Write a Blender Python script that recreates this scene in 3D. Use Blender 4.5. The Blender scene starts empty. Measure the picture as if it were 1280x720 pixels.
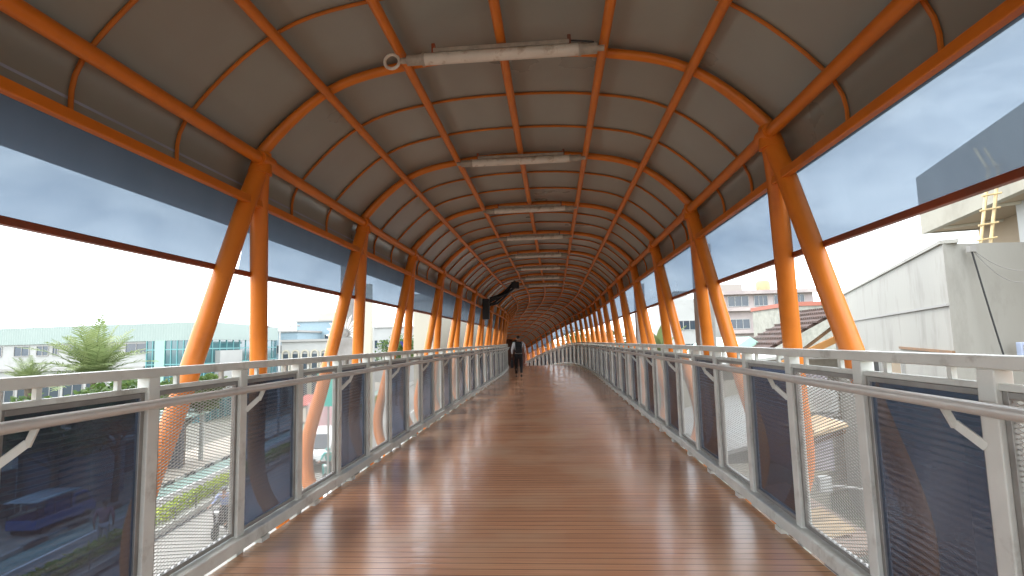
import bpy, math, random
from math import sin, cos, pi, radians, sqrt, hypot, atan2
from mathutils import Vector, Matrix
random.seed(7)
SC = bpy.context.scene
COL = SC.collection

# ------------------------------------------------------------------ camera
F, PITCH, YAW, ROLL = 669.0, 0.1006, 0.0755, -0.0252     # focal length in pixels of a 1280 wide frame
CAM = Vector((0.32, 0.0, 1.5))
fwd = Vector((-cos(PITCH)*sin(YAW), cos(PITCH)*cos(YAW), sin(PITCH)))
r0 = Vector((cos(YAW), sin(YAW), 0.0))
u0 = r0.cross(fwd)
Rv = r0*cos(ROLL) + u0*sin(ROLL)
Uv = u0*cos(ROLL) - r0*sin(ROLL)
cd = bpy.data.cameras.new('camera'); cam = bpy.data.objects.new('camera', cd); COL.objects.link(cam)
cd.sensor_width = 36.0; cd.lens = F*36.0/1280.0; cd.clip_start = 0.05; cd.clip_end = 3000
m = Matrix.Identity(4)
for i in range(3):
    m[i][0] = Rv[i]; m[i][1] = Uv[i]; m[i][2] = -fwd[i]; m[i][3] = CAM[i]
cam.matrix_world = m
SC.camera = cam

# ------------------------------------------------------------------ world, sun, exposure
SUN_EL, SUN_AZ = radians(60), radians(-105)      # azimuth measured from +Y towards +X
w = bpy.data.worlds.new('World'); SC.world = w; w.use_nodes = True
nt = w.node_tree; nt.nodes.clear()
def N(t, ty, **k):
    n = t.nodes.new(ty)
    for a, b in k.items(): setattr(n, a, b)
    return n
out = N(nt, 'ShaderNodeOutputWorld'); bg = N(nt, 'ShaderNodeBackground'); bg.inputs[1].default_value = 0.13
sky = N(nt, 'ShaderNodeTexSky'); sky.sky_type = 'NISHITA'; sky.sun_disc = False
sky.sun_elevation = SUN_EL; sky.sun_rotation = SUN_AZ; sky.air_density = 1.2; sky.dust_density = 2.0
tc = N(nt, 'ShaderNodeTexCoord'); mp = N(nt, 'ShaderNodeMapping'); mp.inputs['Scale'].default_value = (1, 1, 2.6)
ns = N(nt, 'ShaderNodeTexNoise'); ns.inputs['Scale'].default_value = 3.2; ns.inputs['Detail'].default_value = 9
ns.inputs['Roughness'].default_value = 0.55; ns.inputs['Distortion'].default_value = 0.3
cr = N(nt, 'ShaderNodeValToRGB')
cr.color_ramp.elements[0].position = 0.33; cr.color_ramp.elements[0].color = (4.0, 4.8, 5.8, 1)
cr.color_ramp.elements[1].position = 0.66; cr.color_ramp.elements[1].color = (11.5, 11.7, 11.8, 1)
mx = N(nt, 'ShaderNodeMix', data_type='RGBA'); mx.inputs[0].default_value = 0.88
nt.links.new(tc.outputs['Generated'], mp.inputs[0]); nt.links.new(mp.outputs[0], ns.inputs['Vector'])
nt.links.new(ns.outputs[0], cr.inputs[0]); nt.links.new(sky.outputs[0], mx.inputs[6]); nt.links.new(cr.outputs[0], mx.inputs[7])
nt.links.new(mx.outputs[2], bg.inputs[0]); nt.links.new(bg.outputs[0], out.inputs[0])
sd = bpy.data.lights.new('sun', 'SUN'); sd.energy = .5; sd.angle = radians(14); sd.color = (1, .97, .92)
so = bpy.data.objects.new('sun', sd); COL.objects.link(so)
sdir = Vector((sin(SUN_AZ)*cos(SUN_EL), cos(SUN_AZ)*cos(SUN_EL), sin(SUN_EL)))
so.rotation_euler = (-sdir).to_track_quat('-Z', 'Y').to_euler()
vs = SC.view_settings; vs.view_transform = 'Standard'; vs.look = 'None'; vs.gamma = 1; vs.use_curve_mapping = False
vs.exposure = 2.1
SC.cycles.max_bounces = 10; SC.cycles.diffuse_bounces = 5; SC.cycles.glossy_bounces = 4
SC.cycles.transparent_max_bounces = 24; SC.cycles.caustics_reflective = False; SC.cycles.caustics_refractive = False
SC.cycles.sample_clamp_indirect = 6

# ------------------------------------------------------------------ pixel helpers (turn a sight line into a real point)
def ray(u, v):
    return fwd*F + Rv*(u-640.0) - Uv*(v-360.0)
def atY(u, v, Y):
    d = ray(u, v); return CAM + d*((Y-CAM.y)/d.y)
def atZ(u, v, Z):
    d = ray(u, v); return CAM + d*((Z-CAM.z)/d.z)
G = -5.2        # street level

# ------------------------------------------------------------------ materials
def mat(name, col, rough=0.6, metal=0.0, spec=0.5, var=0.0, vscale=4.0, bump=0.0, bscale=30.0, dirt=None, dscale=1.5, dlow=.45, dhigh=.75, emit=None, space='Object', stretch=(1,1,1), coat=0.0):
    m = bpy.data.materials.new(name); m.use_nodes = True
    t = m.node_tree; b = t.nodes['Principled BSDF']
    b.inputs['Base Color'].default_value = (*col, 1); b.inputs['Roughness'].default_value = rough
    b.inputs['Metallic'].default_value = metal; b.inputs['Specular IOR Level'].default_value = spec
    b.inputs['Coat Weight'].default_value = coat
    tcn = N(t, 'ShaderNodeTexCoord'); mpn = N(t, 'ShaderNodeMapping'); mpn.inputs['Scale'].default_value = stretch
    t.links.new(tcn.outputs[space], mpn.inputs[0]); src = mpn.outputs[0]
    cur = None
    if var > 0:
        n = N(t, 'ShaderNodeTexNoise'); n.inputs['Scale'].default_value = vscale; n.inputs['Detail'].default_value = 6
        t.links.new(src, n.inputs['Vector'])
        r = N(t, 'ShaderNodeMapRange'); r.inputs[1].default_value = .3; r.inputs[2].default_value = .7
        r.inputs[3].default_value = 1-var; r.inputs[4].default_value = 1+var
        t.links.new(n.outputs[0], r.inputs[0])
        x = N(t, 'ShaderNodeVectorMath', operation='SCALE'); x.inputs[0].default_value = col
        t.links.new(r.outputs[0], x.inputs['Scale']); cur = x.outputs[0]
        r2 = N(t, 'ShaderNodeMapRange'); r2.inputs[1].default_value = .3; r2.inputs[2].default_value = .7
        r2.inputs[3].default_value = max(.03, rough*(1-var)); r2.inputs[4].default_value = min(1, rough*(1+var))
        t.links.new(n.outputs[0], r2.inputs[0]); t.links.new(r2.outputs[0], b.inputs['Roughness'])
    if dirt:
        n = N(t, 'ShaderNodeTexNoise'); n.inputs['Scale'].default_value = dscale; n.inputs['Detail'].default_value = 10; n.inputs['Roughness'].default_value = .65
        t.links.new(src, n.inputs['Vector'])
        r = N(t, 'ShaderNodeMapRange'); r.inputs[1].default_value = dlow; r.inputs[2].default_value = dhigh
        t.links.new(n.outputs[0], r.inputs[0])
        x = N(t, 'ShaderNodeMix', data_type='RGBA'); x.inputs[7].default_value = (*dirt, 1)
        if cur: t.links.new(cur, x.inputs[6])
        else: x.inputs[6].default_value = (*col, 1)
        t.links.new(r.outputs[0], x.inputs[0]); cur = x.outputs[2]
    if cur: t.links.new(cur, b.inputs['Base Color'])
    if bump > 0:
        n = N(t, 'ShaderNodeTexNoise'); n.inputs['Scale'].default_value = bscale; n.inputs['Detail'].default_value = 5
        t.links.new(src, n.inputs['Vector'])
        bn = N(t, 'ShaderNodeBump'); bn.inputs['Strength'].default_value = bump; bn.inputs['Distance'].default_value = .01
        t.links.new(n.outputs[0], bn.inputs['Height']); t.links.new(bn.outputs[0], b.inputs['Normal'])
    if emit:
        b.inputs['Emission Color'].default_value = (*emit[0], 1); b.inputs['Emission Strength'].default_value = emit[1]
    return m

def wave_bump(m, direction, scale, strength, dist=.01, space='Object', profile='SIN'):
    t = m.node_tree; b = t.nodes['Principled BSDF']
    tcn = N(t, 'ShaderNodeTexCoord'); wv = N(t, 'ShaderNodeTexWave', bands_direction=direction, wave_profile=profile)
    wv.inputs['Scale'].default_value = scale
    t.links.new(tcn.outputs[space], wv.inputs['Vector'])
    bn = N(t, 'ShaderNodeBump'); bn.inputs['Strength'].default_value = strength; bn.inputs['Distance'].default_value = dist
    t.links.new(wv.outputs['Fac'], bn.inputs['Height'])
    if b.inputs['Normal'].is_linked: t.links.new(b.inputs['Normal'].links[0].from_socket, bn.inputs['Normal'])
    t.links.new(bn.outputs[0], b.inputs['Normal'])
    return m

M = {}
M['orange'] = mat('orange_paint', (.68, .19, .012), .42, var=.08, vscale=3, dirt=(.40, .09, .012), dscale=2.2, dlow=.55, dhigh=.9, bump=.05, bscale=8)
M['batten'] = mat('batten_paint', (.55, .16, .015), .5, var=.2, vscale=3)
M['redbrown'] = mat('red_brown_paint', (.30, .062, .02), .4, var=.2, vscale=6, dirt=(.12, .05, .03), dscale=3)
M['roof'] = mat('roof_sheet_grey', (.29, .325, .30), .3, dirt=(.25, .24, .21), dscale=.5, dlow=.35, dhigh=.95, var=.10, vscale=.9, bump=.12, bscale=1.6, spec=.8)
M['white'] = mat('railing_paint', (.64, .65, .60), .5, var=.1, vscale=4, dirt=(.26, .23, .18), dscale=3.5, dlow=.56, dhigh=.8, bump=.05, bscale=20)
M['frame'] = mat('aluminium_frame', (.30, .29, .27), .4, metal=.6, var=.15, vscale=10)
M['wire'] = mat('mesh_wire', (.42, .42, .39), .5, var=.1)
M['pipe'] = mat('handrail_metal', (.58, .57, .53), .32, metal=.2, var=.06, vscale=7)
M['grey'] = mat('concrete_grey', (.30, .29, .27), .8, var=.15, vscale=3, dirt=(.16, .15, .13), dscale=2, bump=.3)
M['trim2'] = mat('dull_trim', (.2, .19, .17), .7)
M['black'] = mat('black_plastic', (.012, .012, .013), .5)
M['tube'] = mat('tube_casing', (.72, .68, .60), .35, var=.08, vscale=8, dirt=(.35, .24, .14), dscale=9, dlow=.55, dhigh=.75)
M['tube_end'] = mat('tube_end_cap', (.40, .36, .30), .5, var=.2, vscale=20)

def floor_mat():
    m = mat('walkway_planks', (.2, .08, .05), .3, space='Object'); t = m.node_tree; b = t.nodes['Principled BSDF']
    tcn = N(t, 'ShaderNodeTexCoord')
    br = N(t, 'ShaderNodeTexBrick'); br.inputs['Scale'].default_value = 1.0
    br.offset = .5; br.offset_frequency = 2
    br.inputs['Brick Width'].default_value = 100; br.inputs['Row Height'].default_value = .095
    br.inputs['Mortar Size'].default_value = .006; br.inputs['Mortar Smooth'].default_value = .3; br.inputs['Bias'].default_value = 0
    br.inputs['Color1'].default_value = (.64, .30, .155, 1); br.inputs['Color2'].default_value = (.49, .215, .11, 1)
    br.inputs['Mortar'].default_value = (.15, .075, .05, 1)
    sh = N(t, 'ShaderNodeMapping'); sh.inputs['Location'].default_value = (25, 0, 0); t.links.new(tcn.outputs['UV'], sh.inputs[0]); t.links.new(sh.outputs[0], br.inputs['Vector'])
    mpn = N(t, 'ShaderNodeMapping'); mpn.inputs['Scale'].default_value = (1.5, 38, 1)
    n1 = N(t, 'ShaderNodeTexNoise'); n1.inputs['Scale'].default_value = 1.0; n1.inputs['Detail'].default_value = 8
    t.links.new(tcn.outputs['UV'], mpn.inputs[0]); t.links.new(mpn.outputs[0], n1.inputs['Vector'])
    r1 = N(t, 'ShaderNodeMapRange'); r1.inputs[1].default_value = .3; r1.inputs[2].default_value = .7; r1.inputs[3].default_value = .86; r1.inputs[4].default_value = 1.15
    t.links.new(n1.outputs[0], r1.inputs[0])
    x = N(t, 'ShaderNodeVectorMath', operation='SCALE'); t.links.new(br.outputs['Color'], x.inputs[0]); t.links.new(r1.outputs[0], x.inputs['Scale'])
    # worn, dusty patches
    n2 = N(t, 'ShaderNodeTexNoise'); n2.inputs['Scale'].default_value = .9; n2.inputs['Detail'].default_value = 3; n2.inputs['Roughness'].default_value = .5
    t.links.new(tcn.outputs['UV'], n2.inputs['Vector'])
    r2 = N(t, 'ShaderNodeMapRange'); r2.inputs[1].default_value = .45; r2.inputs[2].default_value = .75; r2.inputs[3].default_value = .15; r2.inputs[4].default_value = .75
    t.links.new(n2.outputs[0], r2.inputs[0])
    mxn = N(t, 'ShaderNodeMix', data_type='RGBA'); mxn.inputs[7].default_value = (.62, .42, .27, 1)
    t.links.new(x.outputs[0], mxn.inputs[6]); t.links.new(r2.outputs[0], mxn.inputs[0]); t.links.new(mxn.outputs[2], b.inputs['Base Color'])
    # roughness by patch and by plank
    r3 = N(t, 'ShaderNodeMapRange'); r3.inputs[1].default_value = .3; r3.inputs[2].default_value = .75; r3.inputs[3].default_value = .13; r3.inputs[4].default_value = .22
    t.links.new(n2.outputs[0], r3.inputs[0]); t.links.new(r3.outputs[0], b.inputs['Roughness'])
    # ridged surface of the boards
    wv = N(t, 'ShaderNodeTexWave', bands_direction='Y'); wv.inputs['Scale'].default_value = 10; wv.inputs['Distortion'].default_value = .6
    t.links.new(tcn.outputs['UV'], wv.inputs['Vector'])
    ad = N(t, 'ShaderNodeMath', operation='MULTIPLY_ADD'); ad.inputs[1].default_value = -2.2
    t.links.new(br.outputs['Fac'], ad.inputs[0]); t.links.new(n1.outputs[0], ad.inputs[2])
    bn = N(t, 'ShaderNodeBump'); bn.inputs['Strength'].default_value = .6; bn.inputs['Distance'].default_value = .004
    t.links.new(ad.outputs[0], bn.inputs['Height'])
    t.links.new(bn.outputs[0], b.inputs['Normal'])
    b.inputs['Specular IOR Level'].default_value = .95
    return m
M['floor'] = floor_mat()

def film_mat(name, tint, diff, fac, streak=True):
    m = bpy.data.materials.new(name); m.use_nodes = True; t = m.node_tree; t.nodes.clear()
    o = N(t, 'ShaderNodeOutputMaterial'); tr = N(t, 'ShaderNodeBsdfTransparent'); tr.inputs[0].default_value = (*tint, 1)
    pr = N(t, 'ShaderNodeBsdfPrincipled'); pr.inputs['Base Color'].default_value = (*diff, 1); pr.inputs['Roughness'].default_value = .25
    tl = N(t, 'ShaderNodeBsdfTranslucent'); tl.inputs[0].default_value = (.45, .51, .60, 1)
    m2 = N(t, 'ShaderNodeMixShader'); m2.inputs[0].default_value = .6; t.links.new(pr.outputs[0], m2.inputs[1]); t.links.new(tl.outputs[0], m2.inputs[2])
    ms = N(t, 'ShaderNodeMixShader')
    tcn = N(t, 'ShaderNodeTexCoord'); mpn = N(t, 'ShaderNodeMapping'); mpn.inputs['Scale'].default_value = (5, 2, .6)
    n = N(t, 'ShaderNodeTexNoise'); n.inputs['Scale'].default_value = 1; n.inputs['Detail'].default_value = 7
    t.links.new(tcn.outputs['Object'], mpn.inputs[0]); t.links.new(mpn.outputs[0], n.inputs['Vector'])
    r = N(t, 'ShaderNodeMapRange'); r.inputs[1].default_value = .35; r.inputs[2].default_value = .8; r.inputs[3].default_value = fac; r.inputs[4].default_value = fac+.08
    t.links.new(n.outputs[0], r.inputs[0]); t.links.new(r.outputs[0], ms.inputs[0])
    t.links.new(tr.outputs[0], ms.inputs[1]); t.links.new(m2.outputs[0], ms.inputs[2]); t.links.new(ms.outputs[0], o.inputs[0])
    return m
M['film'] = film_mat('blue_film', (.40, .44, .475), (.22, .28, .38), .28)

def panel_mat():
    m = bpy.data.materials.new('dark_blue_tinted_sheet'); m.use_nodes = True; t = m.node_tree; t.nodes.clear()
    o = N(t, 'ShaderNodeOutputMaterial'); tr = N(t, 'ShaderNodeBsdfTransparent'); tr.inputs[0].default_value = (.34, .43, .55, 1)
    pr = N(t, 'ShaderNodeBsdfPrincipled'); pr.inputs['Base Color'].default_value = (.018, .031, .062, 1); pr.inputs['Roughness'].default_value = .6
    pr.inputs['Specular IOR Level'].default_value = .9
    ms = N(t, 'ShaderNodeMixShader'); ms.inputs[0].default_value = .48
    tcn = N(t, 'ShaderNodeTexCoord')
    wv = N(t, 'ShaderNodeTexWave', bands_direction='Z'); wv.inputs['Scale'].default_value = 9; wv.inputs['Distortion'].default_value = 1.2; wv.inputs['Detail Scale'].default_value = .6
    t.links.new(tcn.outputs['Object'], wv.inputs['Vector'])
    n = N(t, 'ShaderNodeTexNoise'); n.inputs['Scale'].default_value = 2.3; n.inputs['Detail'].default_value = 3
    t.links.new(tcn.outputs['Object'], n.inputs['Vector'])
    ad = N(t, 'ShaderNodeMath', operation='MULTIPLY_ADD'); ad.inputs[1].default_value = 7
    t.links.new(n.outputs[0], ad.inputs[0]); t.links.new(wv.outputs['Fac'], ad.inputs[2])
    bn = N(t, 'ShaderNodeBump'); bn.inputs['Strength'].default_value = .14; bn.inputs['Distance'].default_value = .004
    t.links.new(ad.outputs[0], bn.inputs['Height']); t.links.new(bn.outputs[0], pr.inputs['Normal'])
    t.links.new(tr.outputs[0], ms.inputs[1]); t.links.new(pr.outputs[0], ms.inputs[2])
    gl = N(t, 'ShaderNodeBsdfGlossy'); gl.inputs['Roughness'].default_value = .07; gl.inputs[0].default_value = (.9, .92, 1, 1); t.links.new(bn.outputs[0], gl.inputs['Normal'])
    fr = N(t, 'ShaderNodeFresnel'); fr.inputs[0].default_value = 1.55
    ge = N(t, 'ShaderNodeNewGeometry'); iv = N(t, 'ShaderNodeMath', operation='SUBTRACT'); iv.inputs[0].default_value = 1.0; t.links.new(ge.outputs['Backfacing'], iv.inputs[1])
    mu = N(t, 'ShaderNodeMath', operation='MULTIPLY'); t.links.new(fr.outputs[0], mu.inputs[0]); t.links.new(iv.outputs[0], mu.inputs[1])
    m3 = N(t, 'ShaderNodeMixShader'); t.links.new(mu.outputs[0], m3.inputs[0]); t.links.new(ms.outputs[0], m3.inputs[1]); t.links.new(gl.outputs[0], m3.inputs[2]); t.links.new(m3.outputs[0], o.inputs[0])
    return m
M['panel'] = panel_mat()
def leaf_mat(name, c1, c2):
    m = mat(name, c1, .55); t = m.node_tree; b = t.nodes['Principled BSDF']
    n = N(t, 'ShaderNodeTexNoise'); n.inputs['Scale'].default_value = 1.6; n.inputs['Detail'].default_value = 4
    tcn = N(t, 'ShaderNodeTexCoord'); t.links.new(tcn.outputs['Object'], n.inputs['Vector'])
    r = N(t, 'ShaderNodeMapRange'); r.inputs[1].default_value = .35; r.inputs[2].default_value = .65; t.links.new(n.outputs[0], r.inputs[0])
    x = N(t, 'ShaderNodeMix', data_type='RGBA'); x.inputs[6].default_value = (*c1, 1); x.inputs[7].default_value = (*c2, 1)
    t.links.new(r.outputs[0], x.inputs[0]); t.links.new(x.outputs[2], b.inputs['Base Color'])
    o_ = t.nodes['Material Output']; tl = N(t, 'ShaderNodeBsdfTranslucent'); t.links.new(x.outputs[2], tl.inputs[0]); m2 = N(t, 'ShaderNodeMixShader'); m2.inputs[0].default_value = .4; t.links.new(b.outputs[0], m2.inputs[1]); t.links.new(tl.outputs[0], m2.inputs[2]); t.links.new(m2.outputs[0], o_.inputs[0])
    return m
M['palm'] = leaf_mat('palm_leaf', (.14, .19, .07), (.24, .28, .12))
M['leaf'] = leaf_mat('tree_leaf', (.045, .09, .02), (.11, .16, .035))
M['lime'] = leaf_mat('hedge_leaf', (.36, .42, .05), (.24, .32, .05))
M['bark'] = mat('bark', (.13, .10, .075), .9, var=.3, vscale=8, bump=.5)
M['asphalt'] = mat('asphalt', (.24, .225, .20), .85, var=.12, vscale=.7, dirt=(.17, .16, .145), dscale=.35, bump=.3, bscale=40)
M['pave'] = mat('pavement', (.36, .31, .25), .85, var=.15, vscale=1.2, dirt=(.22, .2, .17), dscale=.8)
M['ground'] = mat('ground', (.17, .16, .13), .9, var=.2, vscale=.1, dirt=(.09, .11, .06), dscale=.05)
M['kerb'] = mat('kerb', (.36, .35, .32), .8, var=.2, vscale=3)
M['kerbdark'] = mat('kerb_black', (.05, .05, .05), .8)
M['paint'] = mat('road_paint', (.7, .7, .66), .7, var=.1)
M['greenlane'] = mat('green_lane_paint', (.24, .34, .29), .75, var=.15, vscale=2)

# ------------------------------------------------------------------ mesh builder
class MB:
    def __init__(s): s.v = []; s.f = []; s.uv = []; s.mi = []; s.cur = 0; s.smooth = False
    def face(s, idx): s.f.append(tuple(idx)); s.mi.append(s.cur)
    def box(s, c, d, R=None):
        x, y, z = d[0]/2, d[1]/2, d[2]/2; b = len(s.v)
        for sx, sy, sz in ((-1,-1,-1),(1,-1,-1),(1,1,-1),(-1,1,-1),(-1,-1,1),(1,-1,1),(1,1,1),(-1,1,1)):
            p = Vector((sx*x, sy*y, sz*z))
            if R is not None: p = R @ p
            s.v.append(tuple(Vector(c)+p))
        for f in ((0,3,2,1),(4,5,6,7),(0,1,5,4),(1,2,6,5),(2,3,7,6),(3,0,4,7)): s.face([b+i for i in f])
        return s
    def bx(s, x0, x1, y0, y1, z0, z1): return s.box(((x0+x1)/2, (y0+y1)/2, (z0+z1)/2), (abs(x1-x0), abs(y1-y0), abs(z1-z0)))
    def bar(s, a, b, w, h=None, up=Vector((0,0,1))):
        a = Vector(a); b = Vector(b); d = b-a; L = d.length; d.normalize(); h = h or w
        if abs(d.dot(up)) > .98: up = Vector((1,0,0))
        x = d.cross(up).normalized(); z = x.cross(d)
        R = Matrix((x, d, z)).transposed()
        return s.box((a+b)/2, (w, L, h), R)
    def tube(s, pts, r, n=12, cap=True):
        pts = [Vector(p) for p in pts]; rs = r if isinstance(r, (list, tuple)) else [r]*len(pts)
        t0 = (pts[1]-pts[0]).normalized(); ref = Vector((0,0,1)) if abs(t0.z) < .9 else Vector((0,1,0))
        x = t0.cross(ref).normalized(); rings = []
        for i, p in enumerate(pts):
            t = ((pts[min(i+1, len(pts)-1)]-pts[max(i-1, 0)])).normalized()
            x = (x - t*x.dot(t)).normalized(); y = t.cross(x)
            b = len(s.v)
            for k in range(n):
                a = 2*pi*k/n; s.v.append(tuple(p+(x*cos(a)+y*sin(a))*rs[i]))
            rings.append(b)
        for i in range(len(rings)-1):
            for k in range(n):
                k2 = (k+1) % n; s.face([rings[i]+k, rings[i]+k2, rings[i+1]+k2, rings[i+1]+k])
        if cap:
            s.face([rings[0]+k for k in reversed(range(n))]); s.face([rings[-1]+k for k in range(n)])
        return s
    def cyl(s, a, b, r, n=14): return s.tube([a, b], r, n)
    def lathe(s, prof, c, n=20, axis='Z'):
        b = len(s.v)
        for r, z in prof:
            for k in range(n):
                a = 2*pi*k/n
                p = (r*cos(a), r*sin(a), z)
                if axis == 'X': p = (z, r*cos(a), r*sin(a))
                if axis == 'Y': p = (r*cos(a), z, r*sin(a))
                s.v.append((c[0]+p[0], c[1]+p[1], c[2]+p[2]))
        for i in range(len(prof)-1):
            for k in range(n):
                k2 = (k+1) % n; s.face([b+i*n+k, b+i*n+k2, b+(i+1)*n+k2, b+(i+1)*n+k])
        s.face([b+k for k in reversed(range(n))]); s.face([b+(len(prof)-1)*n+k for k in range(n)])
        return s
    def prism(s, poly, z0, z1):
        b = len(s.v); n = len(poly)
        for x, y in poly: s.v.append((x, y, z0))
        for x, y in poly: s.v.append((x, y, z1))
        s.face([b+i for i in reversed(range(n))]); s.face([b+n+i for i in range(n)])
        for i in range(n): s.face([b+i, b+(i+1) % n, b+n+(i+1) % n, b+n+i])
        return s
    def side(s, poly, x0, x1):      # a (y, z) outline extruded along x
        b = len(s.v); n = len(poly)
        for y, z in poly: s.v.append((x0, y, z))
        for y, z in poly: s.v.append((x1, y, z))
        s.face([b+i for i in range(n)]); s.face([b+n+i for i in reversed(range(n))])
        for i in range(n): s.face([b+(i+1) % n, b+i, b+n+i, b+n+(i+1) % n])
        return s
    def build(s, name, material, parent=None, bevel=0, smooth=False, kind=None):
        me = bpy.data.meshes.new(name); me.from_pydata(s.v, [], s.f); me.update()
        mats = material if isinstance(material, (list, tuple)) else [material]
        for mm in mats: me.materials.append(mm)
        if len(mats) > 1: me.polygons.foreach_set('material_index', s.mi)
        if smooth:
            me.polygons.foreach_set('use_smooth', [True]*len(me.polygons))
            try: me.set_sharp_from_angle(angle=radians(40))
            except Exception: pass
        o = bpy.data.objects.new(name, me); COL.objects.link(o)
        if parent: o.parent = parent
        if bevel:
            bm = o.modifiers.new('bevel', 'BEVEL'); bm.width = bevel; bm.segments = 2; bm.limit_method = 'ANGLE'
        if kind: o['kind'] = kind
        return o

def tag(o, label=None, cat=None, group=None, kind=None):
    if label: o['label'] = label
    if cat: o['category'] = cat
    if group: o['group'] = group
    if kind: o['kind'] = kind
    return o
def empty(name, loc=(0,0,0), rz=0, label=None, cat=None, group=None):
    o = bpy.data.objects.new(name, None); COL.objects.link(o); o.location = loc; o.rotation_euler = (0, 0, rz); o.empty_display_size = .2
    return tag(o, label, cat, group)
def copy_tree(o, parent=None):
    c = o.copy(); COL.objects.link(c)
    if parent: c.parent = parent
    for ch in list(o.children): copy_tree(ch, c)
    return c

# ------------------------------------------------------------------ the bridge's line: straight, then bending left
S_BEND, R_BEND, S0, S1 = 22.0, 125.0, -5.0, 56.5
def path(s):
    if s <= S_BEND: return Vector((0, s, 0)), 0.0
    a = (s-S_BEND)/R_BEND
    return Vector((-R_BEND+R_BEND*cos(a), S_BEND+R_BEND*sin(a), -max(0, s-30)**2/350)), a
def pt(s, X, Z):
    c, a = path(s); return c + Vector((cos(a)*X, sin(a)*X, Z))
def samples(s0=S0, s1=S1):
    L = [s0]
    s = s0
    while s < s1-1e-6:
        s = min(s + (S_BEND - s0 if s < S_BEND-1e-6 and s == s0 else .9), s1)
        L.append(s)
    return L
SS = samples()
def sweep(mb, prof, closed=True, ss=None):
    ss = ss or SS; n = len(prof); b = len(mb.v)
    for s in ss:
        for X, Z in prof: mb.v.append(tuple(pt(s, X, Z)))
    for i in range(len(ss)-1):
        for k in range(n if closed else n-1):
            k2 = (k+1) % n; mb.face([b+i*n+k, b+(i+1)*n+k, b+(i+1)*n+k2, b+i*n+k2])
    if closed:
        mb.face([b+k for k in range(n)]); mb.face([b+(len(ss)-1)*n+k for k in reversed(range(n))])
    return mb
def rect(x0, x1, z0, z1): return [(x0, z0), (x0, z1), (x1, z1), (x1, z0)]
def circ(cx, cz, r, n=12): return [(cx+r*cos(2*pi*k/n), cz+r*sin(2*pi*k/n)) for k in range(n)]

# floor
HW = 2.03
mb = MB(); uvs = []
ssf = [S0 + i*(S_BEND-S0)/10 for i in range(10)] + [s for s in SS if s >= S_BEND]
for s in ssf:
    for X in (-HW, HW): mb.v.append(tuple(pt(s, X, 0))); uvs.append((X, s))
for i in range(len(ssf)-1): mb.face([2*i, 2*i+1, 2*i+3, 2*i+2])
fl = mb.build('walkway_floor', M['floor'], kind='structure')
uvl = fl.data.uv_layers.new(name='UVMap')
for lp in fl.data.loops: uvl.data[lp.index].uv = uvs[lp.vertex_index]
mb = MB(); sweep(mb, rect(-2.0, 2.0, -.30, -.03)); sweep(mb, rect(-1.6, -1.3, -.8, -.301)); sweep(mb, rect(1.3, 1.6, -.8, -.301))
mb.build('walkway_deck', M['grey'], kind='structure')

# --- roof and frame
frame = empty('footbridge_roof', (0,0,0), 0, 'orange tubular steel frame carrying the long curved grey roof over the walkway', 'roof')
def bpart(mb, name, material, root, **k): return mb.build(name, material, root, **k)
KEY = [(-2.03, 2.66), (-1.965, 3.0), (-1.41, 3.50), (-.757, 3.675), (0, 3.72), (.757, 3.675), (1.41, 3.50), (1.965, 3.0), (2.03, 2.66)]
def catmull(P, t):
    n = len(P)-1; i = min(int(t), n-1); f = t-i
    g = lambda j: Vector(P[max(0, min(n, j))]) if 0 <= j <= n else (Vector(P[0])*2-Vector(P[1]) if j < 0 else Vector(P[n])*2-Vector(P[n-1]))
    a, b, c, d = g(i-1), g(i), g(i+1), g(i+2)
    return .5*((2*b)+(c-a)*f+(2*a-5*b+4*c-d)*f*f+(3*b-a-3*c+d)*f**3)
def arch(off, t0=0, t1=8, n=48):
    o = []
    for i in range(n+1):
        t = t0+(t1-t0)*i/n; p = catmull(KEY, t); q = catmull(KEY, min(8, t+.02))-catmull(KEY, max(0, t-.02)); q.normalize()
        o.append((p.x-q.y*off, p.y+q.x*off))
    return o
outer = arch(.115, n=56); inner = arch(.103, n=56)
mb = MB(); ssr = SS
mb.smooth = True
n_ = len(outer)
ring = inner + outer[::-1]
sweep(mb, ring)
mb.build('roof_sheet', M['roof'], frame, smooth=True)
for k, i in enumerate((1, 2, 3, 4, 5, 6, 7)):
    x, z = KEY[i]; big = i in (1, 7)
    mb = MB(); r = .046 if big else .036
    sweep(mb, circ(x, z, r, 12)); 
    mb.build('purlin', M['orange'], frame, smooth=True)
for sgn in (-1, 1):
    mb = MB(); sweep(mb, rect(*sorted((sgn*1.985, sgn*2.035)), 2.625, 2.685)); mb.build('eave_beam', M['orange'], frame, bevel=.006)
    mb = MB(); sweep(mb, rect(*sorted((sgn*2.155, sgn*2.195)), 2.09, 2.13)); mb.build('film_rail', M['redbrown'], frame, bevel=.004)
NODE0, BAY = 4.02, 2.339
nodes = [NODE0+BAY*k for k in range(-2, 30)]
nodes = [s for s in nodes if S0 < s < S1]
def place(o, s, mirror=False):
    c, a = path(s); o.matrix_local = Matrix.Translation(c) @ Matrix.Rotation(a, 4, 'Z')
    return o
# main arch rib (local: crosswise X, up Z)
rib = arch(.055, 1.0, 7.0, 40)
mb = MB(); mb.tube([(x, 0, z) for x, z in rib], [.05 - .012*min(1, min(i, 40-i)/6) for i in range(41)], 10)
ribo = mb.build('arch_rib', M['orange'], frame, smooth=True)
bat = arch(.09, 0.02, 7.98, 44)
mb = MB()
for i in range(44):
    pass
mb.tube([(x, 0, z) for x, z in bat], .013, 6)
bato = mb.build('roof_batten', M['batten'], frame, smooth=True)
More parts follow.
